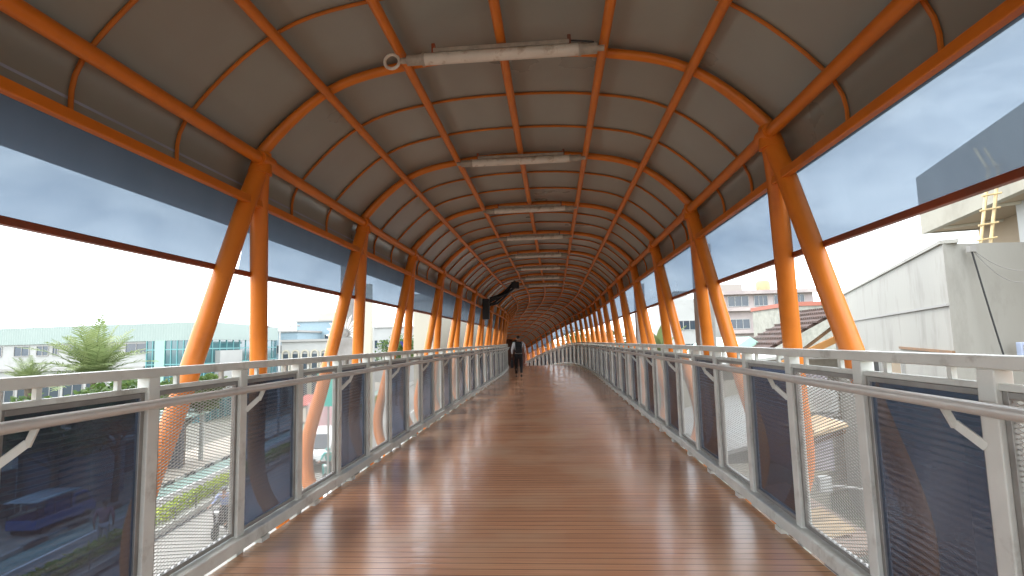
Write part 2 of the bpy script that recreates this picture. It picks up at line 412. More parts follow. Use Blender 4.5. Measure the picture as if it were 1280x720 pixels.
# struts
def strut_pts(sgn, d):
    H = [2.96, 2.7, 2.4, 2.1, 1.8, 1.37, 1.0, .75, .55, .38, .22, .08, -.08, -.22, -.32]
    X = [1.985, 2.035, 2.075, 2.115, 2.155, 2.215, 2.27, 2.315, 2.345, 2.35, 2.325, 2.27, 2.17, 2.05, 1.9]
    return [(sgn*x, d*(2.96-h)*.272, h) for x, h in zip(X, H)]
struts = {}
for sgn in (-1, 1):
    for d in (-1, 1):
        mb = MB(); P = strut_pts(sgn, d)
        # smooth through catmull
        Q = []
        for i in range(len(P)-1):
            for f in (0, .5):
                g = lambda j: Vector(P[max(0, min(len(P)-1, j))])
                a, b, c, e = g(i-1), g(i), g(i+1), g(i+2)
                Q.append(.5*((2*b)+(c-a)*f+(2*a-5*b+4*c-e)*f*f+(3*b-a-3*c+e)*f**3))
        Q.append(Vector(P[-1]))
        mb.tube(Q, .070, 18); struts[(sgn, d)] = mb.build('strut', M['orange'], frame, smooth=True)
first = True
for s in nodes[:25]:
    place(ribo if first else copy_tree(ribo, frame), s)
    for k in struts: place(struts[k] if first else copy_tree(struts[k], frame), s)
    first = False
mb = MB()
for s in nodes[25:]:
    place(copy_tree(ribo, frame), s)
    for sgn in (-1, 1):
        for d in (-1, 1): mb.tube([pt(s+y, x, z) for x, y, z in strut_pts(sgn, d)], .07, 8)
if mb.v: mb.build('strut', M['orange'], frame, smooth=True, kind='stuff')
first = True
for s in nodes:
    for j in (1, 2):
        if s+BAY*j/3 < S1: place(bato if first else copy_tree(bato, frame), s+BAY*j/3); first = False
for sgn in (-1, 1):
    mb = MB(); mb.tube([(sgn*1.968, 0, 3.07), (sgn*1.992, 0, 2.90)], [.062, .092], 16)
    mb.tube([(sgn*1.955, -.085, 3.0), (sgn*1.955, .085, 3.0)], [.058, .058], 14)
    first = True
    co = mb.build('node_collar', M['orange'], frame, smooth=True)
    for s in nodes: place(co if first else copy_tree(co, frame), s); first = False
# film screens, one per bay and side
for sgn in (-1, 1):
    for i in range(len(nodes)-1):
        s0, s1 = nodes[i]+.03, nodes[i+1]-.03
        mb = MB(); ss = [s0, (s0+s1)/2, s1]
        xt, xb = sgn*2.085, sgn*2.172
        sweep(mb, [(xt, 2.66), (xb, 2.11), (xb+sgn*.003, 2.11), (xt+sgn*.003, 2.66)], ss=ss)
        mb.build('shade_film', M['film'], frame)
# gutter / overhang along the left eave, outside the film
mb = MB(); sweep(mb, [(-2.13, 2.80), (-2.13, 2.815), (-2.56, 2.71), (-2.56, 2.60), (-2.545, 2.60), (-2.545, 2.695)])
M['gutter'] = mat('blue_grey_gutter', (.36, .42, .56), .5, var=.2, vscale=2)
mb.build('eave_gutter', M['gutter'], frame)

# --- railings
PW = .925
def rail_side(sgn, z0, tint_even, label):
    root = empty('railing', (sgn*2.08, 0, 0), 0, label, 'railing', 'white painted railings on both sides of the walkway')
    def add(mb, name, material, **k):
        o = mb.build(name, material, None, **k); o.parent = root; o.matrix_parent_inverse = Matrix.Translation((-sgn*2.08, 0, 0)); return o
    X = sgn*2.08
    r_ = lambda a, b, c, d: rect(*sorted((sgn*a, sgn*b)), c, d)
    add(sweep(MB(), r_(2.035, 2.115, 1.345, 1.40)), 'top_rail', M['white'], bevel=.006)
    add(sweep(MB(), r_(2.055, 2.09, 1.262, 1.29)), 'middle_rail', M['white'], bevel=.003)
    add(sweep(MB(), r_(2.0, 2.12, .035, .125)), 'bottom_beam', M['white'], bevel=.01)
    add(sweep(MB(), r_(1.985, 2.04, -.06, -.004)), 'edge_beam', M['white'], bevel=.005)
    mb = MB(); sweep(mb, circ(sgn*1.945, 1.2, .027, 14)); add(mb, 'handrail', M['pipe'], smooth=True)
    # prototypes, local to a post
    post = MB().bx(X-.038, X+.038, -.045, .045, -.05, 1.345); post = add(post, 'post', M['white'], bevel=.005)
    b = MB()
    b.bar((sgn*2.045, .03, 1.03), (sgn*1.985, .11, 1.115), .014, .036); b.bar((sgn*1.985, .108, 1.10), (sgn*1.95, .11, 1.18), .014, .03)
    b.bar((sgn*2.045, .0, 1.19), (sgn*1.965, .0, 1.19), .03, .014)
    brk = add(b, 'bracket', M['white'], bevel=.002)
    st = MB().bx(X-.012, X+.012, -.014, .014, 1.289, 1.346); stub = add(st, 'stub', M['white'])
    ch = MB().bx(*sorted((sgn*1.99, sgn*2.05)), -.055, .055, -.004, .036); chock = add(ch, 'spacer_block', M['white'])
    y0, y1, zb, zt = .047, PW-.047, .135, 1.262
    def frame_mb():
        f = MB(); x0, x1 = X-.016, X+.016; t = .03
        f.bx(x0, x1, y0, y0+t, zb, zt); f.bx(x0, x1, y1-t, y1, zb, zt); f.bx(x0, x1, y0+t, y1-t, zb, zb+t); f.bx(x0, x1, y0+t, y1-t, zt-t, zt-.002); return f
    gp = MB().bx(X-.002, X+.002, y0+.028, y1-.028, zb+.028, zt-.028); gp = add(gp, 'tinted_panel', M['panel'])
    gf = frame_mb().build('frame', M['frame'], gp, bevel=.003)
    # diamond mesh
    w_ = MB(); ya, yb, za, zbm = y0+.028, y1-.028, zb+.028, zt-.028; slope = .34; pitch = .020; th = .0027
    for d in (1, -1):
        c = za - (yb-ya)*slope
        while c < zbm + (yb-ya)*slope:
            pts = []
            # line z = c + d*slope*(y-ya) (d=-1 mirrored)
            yA, yB = ya, yb; f = lambda y: c + (slope*(y-ya) if d > 0 else slope*(yb-y))
            zA, zB = f(yA), f(yB)
            def clip(zl):
                return (ya + (zl-c)/slope) if d > 0 else (yb - (zl-c)/slope)
            lo, hi = (min(zA, zB), max(zA, zB))
            if hi > za and lo < zbm:
                P = []
                for y, z in ((yA, zA), (yB, zB)):
                    if z < za: y, z = clip(za), za
                    elif z > zbm: y, z = clip(zbm), zbm
                    P.append((y, z))
                if abs(P[0][0]-P[1][0]) > .01:
                    w_.bar((X+d*.0012, P[0][0], P[0][1]), (X+d*.0012, P[1][0], P[1][1]), th*1.0, th*1.6)
            c += pitch
    mp_ = add(w_, 'mesh_panel', M['wire'])
    mf = frame_mb().build('frame', M['frame'], mp_, bevel=.003)
    protos = dict(post=[post], brk=[brk], stub=[stub], chock=[chock], g=[gp], m=[mp_])
    used = set()
    base = Matrix.Translation((-sgn*2.08, 0, 0))
    def put(key, s):
        o = protos[key][0]
        if key in used: 
            o = copy_tree(o, root)
        used.add(key)
        c, a = path(s); o.matrix_parent_inverse = base; o.matrix_basis = Matrix.Translation(c) @ Matrix.Rotation(a, 4, 'Z')
    k = int((S0-z0)/PW)+1
    while z0+k*PW < S1-1:
        s = z0+k*PW
        put('post', s); put('brk', s) if (k % 2 == 0) == tint_even else None; put('stub', s+PW*.25); put('stub', s+PW*.75) if k < 36 else None
        if k < 40: put('chock', s+PW*.28)
        put('g' if (k % 2 == 0) == tint_even else 'm', s)
        k += 1
    return root
rail_side(-1, 3.034, False, 'white painted railing along the left edge of the walkway')
rail_side(1, 2.321, True, 'white painted railing along the right edge of the walkway')

# --- tube lights hung under the purlins
def tube_light(s, label, ring):
    root = empty('tube_light', tuple(pt(s, 0, 3.60)), path(s)[1], label, 'ceiling light', 'tube lights fixed crosswise under the roof')
    L = .70; r = .043
    MB().cyl((-L+.13, 0, 0), (L-.13, 0, 0), r, 18).build('tube', M['tube'], root, smooth=True)
    for sg in (-1, 1):
        e = MB().cyl((sg*(L-.129), 0, 0), (sg*L, 0, 0), r*.9, 16); e.cyl((sg*(L-.135), 0, 0), (sg*(L-.115), 0, 0), r*1.12, 16); e.cyl((sg*L, 0, 0), (sg*(L+.05), 0, 0), r*.5, 12)
        e.build('end_cap', M['tube_end'], root, smooth=True)
        MB().bx(sg*(L-.2)-.012, sg*(L-.2)+.012, -.02, .02, r*.9, .11).build('hanger', M['redbrown'], root)
    MB().bx(-.5, .5, -.025, .025, r*.95, r+.03).build('backing', M['tube_end'], root, bevel=.004)
    if ring:
        P = [(-L-.06+.055*cos(a)-.055, .0, .055*sin(a)) for a in [i*2*pi/20 for i in range(21)]]
        MB().tube(P, .012, 8).build('cable_loop', M['tube'], root, smooth=True)
        MB().tube([(L-.02, 0, .05), (L-.2, .02, .085), (L-.45, .03, .06), (L-.6, .02, .05)], .006, 6).build('cable', M['black'], root)
    return root
ordn = ['nearest tube light under the roof, with a round cable loop at its left end', 'second tube light from the camera, a slim white bar under three purlins', 'third tube light from the camera along the roof', 'fourth tube light from the camera along the roof', 'fifth tube light from the camera along the roof', 'sixth tube light from the camera along the roof', 'seventh tube light from the camera, small and far along the roof', 'eighth tube light from the camera, just before the roof bends left']
for k in range(8):
    tube_light(NODE0+BAY*k-.30 - (0 if k else .0), ordn[k], k == 0)

# dark hanging things near the bend, left of the middle
s_ = 18.2
root = empty('cable_bundle', tuple(pt(s_, -1.2, 3.1)), 0, 'black cable bundle sagging under the left shoulder of the roof far ahead', 'cables')
mb = MB()
for j in range(5):
    a = Vector((-.62, -.3, -.34+.05*j)); b_ = Vector((.22, .3, .28+.05*j)); P = []
    for i in range(9):
        t = i/8; p = a.lerp(b_, t); p.z -= .10*sin(pi*t)+.03*sin(7*t+j); p.x += .035*sin(5*t+j*2); P.append(p)
    mb.tube(P, .036, 7)
mb.build('cable_strand', M['black'], root, smooth=True)
MB().box((.24, .3, .36), (.26, .3, .22)).build('junction_box', M['black'], root, bevel=.02)
root = empty('loudspeaker', tuple(pt(17.6, -1.9, 2.6)), 0, 'black column loudspeaker fixed to an orange strut far along the left side', 'loudspeaker')
MB().bx(-.1, .12, -.12, .12, -.34, .34).build('cabinet', M['black'], root, bevel=.02)
MB().bx(-.085, .105, -.132, -.121, -.31, .31).build('grille', mat('grille', (.03, .03, .032), .7), root)

c_, a_ = path(S1+.6)  # added dark block, closes the bright open end of the walkway
r = empty('added_end_block', tuple(c_), a_, 'added dark brown block hiding the bright far end of the covered walkway', 'building')
ENDM = mat('end_block_brown', (.20, .08, .05), .8, var=.2)
MB().bx(-3.2, 3.2, 0, 9.2, 4.4, 4.6).build('roof', M['trim2'], r)
MB().bx(-3.0, -2.2, 0, 9, -4, 4.399).build('wall', ENDM, r); MB().bx(2.2, 3.0, 0, 9, -4, 4.399).build('wall', ENDM, r); MB().bx(-2.199, 2.199, 0, 9, -.3, -.02).build('end_slab', M['grey'], r); MB().bx(-2.199, 2.199, 8.0, 9, -4, 4.399).build('back_wall', ENDM, r)

# concrete columns just outside
for i, (X, Y, lab) in enumerate(((atY(438, 400, 8.3).x, 8.3, 'tall grey concrete column outside the left railing behind the fan ornament'), (atY(881, 400, 8.3).x, 8.3, 'tall grey concrete column outside the right railing, the nearer of two'), (atY(801, 410, 13.9).x, 13.9, 'tall grey concrete column outside the right railing, the farther of two'))):
    r = empty('concrete_column', (X, Y, G), 0, lab, 'column', 'grey concrete columns beside the walkway')
    MB().bx(-.12, .12, -.12, .12, 0, 9.0-.9).build('shaft', M['grey'], r, bevel=.01)
    MB().bx(-.3, .3, -.3, .3, 0, .5).build('footing', M['grey'], r, bevel=.02)

# ------------------------------------------------------------------ ground and street
def quad_xy(name, pts, z, material):
    mb = MB(); mb.v = [(x, y, z) for x, y in pts]; mb.face(range(len(pts))); return mb.build(name, material, kind='structure')
quad_xy('ground', [(-900, -900), (900, -900), (900, 1500), (-900, 1500)], G-.02, M['ground'])
TH = math.atan(.132)            # the street runs a little left of the bridge
def st(lat, along, z=G):        # street frame: lat = metres left of the camera line, along = metres ahead
    return Vector((CAM.x - lat*cos(TH) - along*sin(TH), -lat*sin(TH) + along*cos(TH), z))
def strip(name, l0, l1, z, material, a0=-60, a1=260):
    P = [st(l0, a0), st(l1, a0), st(l1, a1), st(l0, a1)]
    return quad_xy(name, [(p.x, p.y) for p in P][::-1], z, material)
def kerb(name, l0, l1, z0, z1, material, a0=-60, a1=260):
    P = [st(l0, a0), st(l0, a1), st(l1, a1), st(l1, a0)]
    return MB().prism([(p.x, p.y) for p in P], z0, z1).build(name, material, kind='structure')
strip('road', -1.0, 16.0, G, M['asphalt'])
strip('bike_lane', 14.9, 15.9, G+.004, M['greenlane'])
strip('lane_line', 14.72, 14.84, G+.008, M['paint'])
for a in range(-4, 30):
    P = [st(7.2, a*6), st(7.34, a*6), st(7.34, a*6+2.6), st(7.2, a*6+2.6)]
    quad_xy('lane_dash', [(p.x, p.y) for p in P][::-1], G+.008, M['paint'])
kerb('pavement', 16.0, 19.5, G-.1, G+.14, M['pave'])
kerb('kerb', 15.85, 15.995, G-.1, G+.15, M['kerb'])
for a in range(0, 40):
    P = [st(15.83, a*2), st(15.83, a*2+1), st(15.99, a*2+1), st(15.99, a*2)]
    MB().prism([(p.x, p.y) for p in P], G-.1, G+.154).build('kerb', M['kerbdark'], kind='structure') if a < 26 else None
kerb('median', 11.9, 12.9, G-.1, G+.22, M['kerb'])
strip('gutter', 11.7, 11.899, G+.004, M['kerbdark'])

def leaves(mb, c, R, n, size, flat=.7, rnd=random):
    for _ in range(n):
        while True:
            p = Vector((rnd.uniform(-1, 1), rnd.uniform(-1, 1), rnd.uniform(-1, 1)))
            if .25 < p.length < 1: break
        p = Vector((p.x*R[0], p.y*R[1], p.z*R[2]))+Vector(c)
        a = Vector((rnd.gauss(0, 1), rnd.gauss(0, 1), rnd.gauss(0, .6))).normalized(); b = a.cross(Vector((rnd.gauss(0, 1), rnd.gauss(0, 1), rnd.gauss(0, 1)))).normalized()
        s = size*rnd.uniform(.6, 1.3); i = len(mb.v)
        mb.v += [tuple(p-a*s), tuple(p+b*s*.45), tuple(p+a*s), tuple(p-b*s*.45)]; mb.face([i, i+1, i+2, i+3])
mb = MB(); rr = random.Random(3)
for a in range(0, 240):
    al = 6+a*.28; p = st(12.45+rr.uniform(-.1, .1), al, G+.48)
    leaves(mb, p, (.38, .38, .30+rr.uniform(-.08, .1)), 60, .10, rnd=rr)
o = mb.build('hedge', M['lime']); tag(o, 'low yellow green hedge growing along the street median', 'hedge')
mb = MB()
for a in range(0, 60): 
    p = st(11.95, 4+a*1.5); q = st(11.95, 4+a*1.5+1.5)
    mb.cyl((p.x, p.y, G+.22), (p.x, p.y, G+.75), .025, 6)
    for z in (.45, .72): mb.cyl((p.x, p.y, G+z), (q.x, q.y, G+z), .018, 6)
tag(mb.build('fence', mat('dark_fence', (.08, .08, .075), .6)), 'low dark metal fence beside the median hedge', 'fence')

# ------------------------------------------------------------------ plants
def palm(loc, h, fl, nf, label, seed, group=None):
    rnd = random.Random(seed); root = empty('palm_tree', loc, 0, label, 'palm tree', group)
    P = [(0.12*sin(i*.5), .05*i/8, h*i/8) for i in range(9)]
    MB().tube(P, [.20-.008*i for i in range(9)], 10).build('trunk', M['bark'], root, smooth=True)
    mb = MB(); top = Vector(P[-1])
    for k in range(nf):
        az = k*2.39996+rnd.uniform(-.2, .2); el = radians(84-78*((k+.5)/nf)**.8)+rnd.uniform(-.08, .08); L = fl*rnd.uniform(.8, 1.1)
        pos = top.copy(); d = Vector((cos(az)*cos(el), sin(az)*cos(el), sin(el))); pts = [pos.copy()]; n = 14
        for i in range(n):
            d = (d+Vector((0, 0, -.075))*(.3+i/n)).normalized(); pos = pos+d*L/n; pts.append(pos.copy())
        mb.tube(pts, [.022*(1-i/(n+1))+.003 for i in range(n+1)], 4, cap=False)
        for i in range(2, n*2):
            t = i/(n*2)*n; j = min(int(t), n-1); p = pts[j].lerp(pts[j+1], t-j); dd = (pts[j+1]-pts[j]).normalized()
            side = dd.cross(Vector((0, 0, 1)))
            if side.length < .1: side = Vector((sin(az), -cos(az), 0))
            side.normalize(); upv = side.cross(dd)
            ll = fl*.24*sin(pi*min(1, .12+.86*i/(n*2)))**.7*rnd.uniform(.85, 1.1)
            for sg in (-1, 1):
                e = p+(side*sg*.8+dd*.55+upv*rnd.uniform(-.05, .3)).normalized()*ll+Vector((0, 0, -.12*ll))
                wv = dd*.022*fl/2; i0 = len(mb.v)
                mb.v += [tuple(p-wv), tuple(p+wv), tuple((p+e)/2+wv*1.0), tuple(e), tuple((p+e)/2-wv*1.0)]; mb.face([i0, i0+1, i0+2, i0+3, i0+4])
    mb.build('crown', M['palm'], root)
    return root
p = atY(118, 472, 26.0); palm((p.x, p.y, G), p.z-G, 3.2, 46, 'broad pale green palm tree beyond the left railing, the tallest in view', 1, 'palms beside the office block')
p = atY(36, 480, 24.0); palm((p.x, p.y, G), p.z-G, 1.4, 34, 'smaller palm tree at the far left of the broad palm', 2, 'palms beside the office block')

def tree(loc, h, R, label, seed, m='leaf', nclump=26, trunk=.16, group=None, leaf=.16, per=150):
    rnd = random.Random(seed); root = empty('tree', loc, 0, label, 'tree', group)
    mb = MB(); mb.tube([(0, 0, 0), (.05, .03, h*.3), (.0, .08, h*.62)], [trunk, trunk*.75, trunk*.5], 9)
    ends = []
    for k in range(nclump):
        a = rnd.uniform(0, 2*pi); q = rnd.random()**.5*R[0]*.85; z = h - R[2] + rnd.uniform(-.8, .85)*R[2]*sqrt(max(.05, 1-(q/R[0])**2))
        ends.append(Vector((cos(a)*q, sin(a)*q*R[1]/R[0], z)))
    for e in ends[:9]:
        s = Vector((0, .05, h*rnd.uniform(.35, .6))); mb.tube([s, s.lerp(e, .5)+Vector((0, 0, -.15)), e], [trunk*.4, trunk*.25, trunk*.1], 6)
    mb.build('trunk', M['bark'], root, smooth=True)
    mb = MB()
    for e in ends:
        s = rnd.uniform(.22, .42)*R[0]; leaves(mb, e, (s, s, s*.7), per, leaf, rnd=rnd)
    mb.build('crown', M[m], root)
    return root
for i, (u, v, Y, h, R, lab) in enumerate(((150, 478, 23, 5.6, (2.2, 2, 1.3), 'round green street tree below the broad palm'), (70, 492, 21, 5.0, (2.4, 2, 1.2), 'leafy street tree left of the broad palm, below rail height'), (230, 500, 30, 5.6, (2.0, 2, 1.4), 'street tree in front of the teal glazed office corner'), (495, 424, 60, 8.2, (3.4, 3, 2.2), 'distant light green tree between two orange struts on the left'))):
    p = atY(u, v, Y); tree((p.x, p.y, G), h, R, lab, 10+i, group='street trees left of the walkway')
for i, (u, Y, h, R, lab) in enumerate(((733, 62, 8.4, (3.5, 3, 2.6), 'distant green tree seen past the far right struts'), (757, 48, 7.6, (2.4, 2, 2.2), 'green tree seen between struts near the bend on the right'))):
    p = atY(u, 425, Y); tree((p.x, p.y, G), h, R, lab, 30+i, group='trees right of the walkway')
# banana like plant on the right
p = atY(822, 440, 14.5); root = empty('banana_plant', (p.x, p.y, G), 0, 'light green banana plant with long blades rising behind the right railing', 'plant')
MB().tube([(0, 0, 0), (.1, 0, 3), (.05, 0, 6.2)], [.16, .13, .07], 8).build('stem', mat('banana_stem', (.16, .2, .08), .6), root, smooth=True)
mb = MB(); rnd = random.Random(5)
for k in range(9):
    az = k*2.4; el = radians(rnd.uniform(35, 80)); pos = Vector((.05, 0, 6.1)); d = Vector((cos(az)*cos(el), sin(az)*cos(el), sin(el))); L = rnd.uniform(.8, 1.3); prev = None; n = 9
    for i in range(n+1):
        wd = .16*sin(pi*min(.98, .1+.9*i/n)); side = d.cross(Vector((0, 0, 1))).normalized(); b = len(mb.v)
        mb.v += [tuple(pos+side*wd+Vector((0, 0, .03))), tuple(pos), tuple(pos-side*wd+Vector((0, 0, .03)))]
        if prev is not None: mb.face([prev, prev+1, b+1, b]); mb.face([prev+1, prev+2, b+2, b+1])
        prev = b; pos = pos+d*L/n; d = (d+Vector((0, 0, -.09))).normalized()
mb.build('leaf_blades', M['palm'], root)

# ------------------------------------------------------------------ building helpers
def face_box(mb, p0, p1, t0, t1, z0, z1, out_, thick=.06):
    """a box lying on the vertical face p0->p1 (metres t along it), pushed out by out_ to the right-hand normal"""
    a = Vector((p0[0], p0[1], 0)); b = Vector((p1[0], p1[1], 0)); d = (b-a).normalized(); n = Vector((d.y, -d.x, 0))
    c = a+d*(t0+t1)/2+n*(out_-thick/2); R = Matrix((d, n, Vector((0, 0, 1)))).transposed()
    return mb.box((c.x, c.y, (z0+z1)/2), (abs(t1-t0), thick, abs(z1-z0)), R)
def flen(p0, p1): return hypot(p1[0]-p0[0], p1[1]-p0[1])
def window(root, p0, p1, t0, t1, z0, z1, glass, framem, bars=1, deep=.05):
    f = MB(); w_ = .05
    face_box(f, p0, p1, t0-w_, t0, z0-w_, z1+w_, deep+.02, .08); face_box(f, p0, p1, t1, t1+w_, z0-w_, z1+w_, deep+.02, .08)
    face_box(f, p0, p1, t0, t1, z0-w_, z0, deep+.02, .08); face_box(f, p0, p1, t0, t1, z1, z1+w_, deep+.02, .08)
    for b in range(1, bars+1):
        t = t0+(t1-t0)*b/(bars+1); face_box(f, p0, p1, t-.025, t+.025, z0, z1, deep+.01, .06)
    fo = f.build('window', framem, root)
    g = MB(); face_box(g, p0, p1, t0, t1, z0, z1, .02, .04); g.build('pane', glass, fo)
M['glassd'] = mat('dark_window_glass', (.03, .045, .06), .08, spec=.8)
M['glasst'] = mat('teal_curtain_glass', (.035, .10, .11), .07, spec=.9, var=.3, vscale=.5)
M['mint'] = mat('mint_cladding', (.26, .315, .285), .5, var=.04, vscale=.4); wave_bump(M['mint'], 'X', 1.1, .4, .05)
M['mintg'] = mat('mint_panel', (.27, .42, .34), .5, var=.05)
M['wwall'] = mat('white_render', (.36, .36, .34), .8, var=.05, vscale=.6, dirt=(.25, .24, .21), dscale=.7, dlow=.55, dhigh=.85)
M['cream'] = mat('cream_render', (.42, .39, .31), .8, var=.07, vscale=.5, dirt=(.40, .36, .28), dscale=.8, dlow=.5, dhigh=.85)
M['rwall'] = mat('weathered_white_wall', (.33, .32, .285), .85, var=.06, vscale=.8, dirt=(.20, .19, .165), dscale=1.6, dlow=.5, dhigh=.8, bump=.3, bscale=14, stretch=(1, 1, .35))
M['pink'] = mat('pinkish_render', (.33, .28, .265), .8, var=.06, vscale=.4, dirt=(.48, .42, .38), dscale=.5)
M['tile'] = mat('roof_tiles', (.085, .048, .036), .8, var=.3, vscale=3, dirt=(.06, .04, .03), dscale=1.5); wave_bump(M['tile'], 'Y', 1.6, .8, .08)
M['corr'] = mat('corrugated_grey', (.26, .27, .26), .55, metal=.3, var=.15, vscale=1, dirt=(.16, .12, .09), dscale=1.4); wave_bump(M['corr'], 'Y', 2.2, .9, .06)
M['lightblue'] = mat('light_blue_render', (.24, .32, .36), .7, var=.05)
M['band'] = mat('cream_band', (.30, .28, .225), .8, var=.06, vscale=.6, dirt=(.2, .18, .14), dscale=.9)
M['soffit'] = mat('tan_soffit', (.30, .235, .16), .85, var=.1, vscale=1)
M['brown'] = mat('brown_timber', (.22, .13, .07), .8, var=.25, vscale=4)
M['bamboo'] = mat('bamboo', (.55, .42, .22), .6, var=.2, vscale=10)
M['trim'] = mat('grey_trim', (.30, .29, .27), .7)

# --- long office block with mint parapet on the left
ztop = atY(255, 402, 48).z; c0 = atY(255, 402, 48)
a = c0; bL = atZ(0, 411, ztop); bL = c0+(bL-c0)*2.2; bR = atZ(345, 408.5, ztop)
office = empty('office_building', (c0.x, c0.y, G), 0, 'long low office block with mint green parapet and teal glazed corner', 'building')
inv = Matrix.Translation((-c0.x, -c0.y, -G))
def own(o, root):
    o.parent = root; o.matrix_parent_inverse = Matrix.Translation(-root.location); return o
def bld(mb, name, m, root, **k): return own(mb.build(name, m, None, **k), root)
PA = (c0.x, c0.y); PL = (bL.x, bL.y); PR = (bR.x, bR.y)
back = (PL[0]+PR[0]-PA[0], PL[1]+PR[1]-PA[1]+10)
zp = 2.45
bld(MB().prism([PA, PR, back, PL], G, zp+.2), 'walls', M['wwall'], office)
def grow(P, o):
    cx = sum(p[0] for p in P)/len(P); cy = sum(p[1] for p in P)/len(P)
    return [(cx+(x-cx)*(1+o), cy+(y-cy)*(1+o)) for x, y in P]
bld(MB().prism(grow([PA, PR, back, PL], .012), zp, ztop), 'parapet', M['mint'], office)
# left face runs PL -> PA, right face PA -> PR
LL = flen(PL, PA)
class _R:    # lets window() parent with the inverse of this root
    pass
def windowR(root, *a, **k):
    n0 = set(bpy.data.objects.keys()); 
    f = MB(); p0, p1, t0, t1, z0, z1, glass, framem = a[:8]; bars = k.get('bars', 1)
    w_ = k.get('fw', .06)
    face_box(f, p0, p1, t0-w_, t0, z0-w_, z1+w_, .07, .10); face_box(f, p0, p1, t1, t1+w_, z0-w_, z1+w_, .07, .10)
    face_box(f, p0, p1, t0, t1, z0-w_, z0, .07, .10); face_box(f, p0, p1, t0, t1, z1, z1+w_, .07, .10)
    for b in range(1, bars+1):
        t = t0+(t1-t0)*b/(bars+1); face_box(f, p0, p1, t-.03, t+.03, z0, z1, .06, .08)
    fo = bld(f, 'window', framem, root)
    g = MB(); face_box(g, p0, p1, t0, t1, z0, z1, .02, .04); g.build('pane', glass, fo)
def tpos(p0, p1, u, v=430):
    # metres along the face where the sight line through column u meets it
    d = ray(u, v); n = Vector((p1[1]-p0[1], -(p1[0]-p0[0]))); 
    k = ((p0[0]-CAM.x)*n.x+(p0[1]-CAM.y)*n.y)/(d.x*n.x+d.y*n.y)
    q = Vector((CAM.x+d.x*k, CAM.y+d.y*k)); dd = Vector((p1[0]-p0[0], p1[1]-p0[1])).normalized()
    return (q-Vector((p0[0], p0[1]))).dot(dd)
t = lambda u: tpos(PL, PA, u)
for u0_, u1_ in ((-120, -100), (-88, -68), (-50, -30), (-16, 3), (19, 37), (47, 61), (67, 73), (88, 100), (108, 124), (133, 150), (158, 184)):
    windowR(office, PL, PA, t(u0_), t(u1_), 1.35, 2.25, M['glassd'], M['trim'], bars=1)
tg = t(185)
mb = MB(); face_box(mb, PL, PA, 2, tg-.2, -.2, .1, .25, .3); bld(mb, 'ledge', M['trim'], office)
for k in range(14):
    t0 = 4+k*(tg-8)/14; windowR(office, PL, PA, t0, t0+2.2, -3.2, -1.4, M['glassd'], M['trim'], bars=1)
g = MB(); face_box(g, PL, PA, tg, LL, G, zp, .1, .14); bld(g, 'curtain_glass', M['glasst'], office)
g = MB(); face_box(g, PL, PA, t(196), t(208), G, zp, .2, .24); bld(g, 'mint_pier', M['mintg'], office)
g = MB(); 
for k in range(9): face_box(g, PL, PA, tg+(LL-tg)*k/9-.04, tg+(LL-tg)*k/9+.04, G, zp, .16, .06)
for z in (-3.4, -1.6, .2, 1.6): face_box(g, PL, PA, tg, LL, z-.05, z+.05, .155, .05)
bld(g, 'mullions', mat('teal_mullion', (.12, .3, .3), .5), office)
LR = flen(PA, PR)
g = MB(); face_box(g, PA, PR, 0, LR, G, zp, .1, .14); bld(g, 'curtain_glass', M['glasst'], office)
g = MB()
for k in range(12): face_box(g, PA, PR, LR*k/12-.04, LR*k/12+.04, G, zp, .16, .06)
for z in (-3.4, -1.6, .2, 1.6): face_box(g, PA, PR, 0, LR, z-.05, z+.05, .155, .05)
bld(g, 'mullions', mat('teal_mullion2', (.12, .3, .3), .5), office)
t2 = lambda u: tpos(PA, PR, u)
g = MB(); face_box(g, PA, PR, t2(268), t2(296), -2.6, 1.4, .6, .6); bld(g, 'white_bay', M['wwall'], office)

# street wall, gate house and canopy below
q = st(18.6, 25); gh = empty('gate_house', (q.x, q.y, G), TH, 'small grey gate house with pale pillars beside the street pavement', 'gate house')
MB().bx(-1.4, 1.4, 0, 2.2, 0, 2.5).build('walls', mat('grey_blue_render', (.20, .21, .24), .8, var=.1), gh)
MB().bx(-1.7, 1.7, -.4, 2.6, 2.5, 2.68).build('roof', M['trim'], gh, bevel=.02)
for x in (-1.5, 0, 1.5): MB().bx(x-.12, x+.12, -.36, -.12, 0, 2.5).build('pillar', M['wwall'], gh)
q = st(18.9, 30.5); cn = empty('canopy', (q.x, q.y, G), TH, 'flat pale canopy over dark openings beyond the gate house', 'canopy')
MB().bx(-2, 2.2, -1.4, 3.6, 2.9, 3.12).build('roof', mat('pale_green_sheet', (.45, .58, .54), .5), cn, bevel=.02)
for x in (-1.7, 1.9):
    for y in (-1.1, 3.3): MB().bx(x-.1, x+.1, y-.1, y+.1, 0, 2.9).build('post', M['wwall'], cn)
MB().bx(-1.6, 1.9, 1.2, 1.4, 0, 2.6).build('back_wall', mat('dark_shop_front', (.07, .07, .08), .6), cn)
P0, P1 = st(19.6, 2), st(19.6, 24); mb = MB(); face_box(mb, (P1.x, P1.y), (P0.x, P0.y), 0, 22, G, G+2.0, .1, .2)
tag(mb.build('boundary_wall', mat('grey_boundary', (.22, .22, .22), .85, var=.15, dirt=(.1, .1, .09))), 'grey boundary wall behind the far pavement of the street', 'wall')

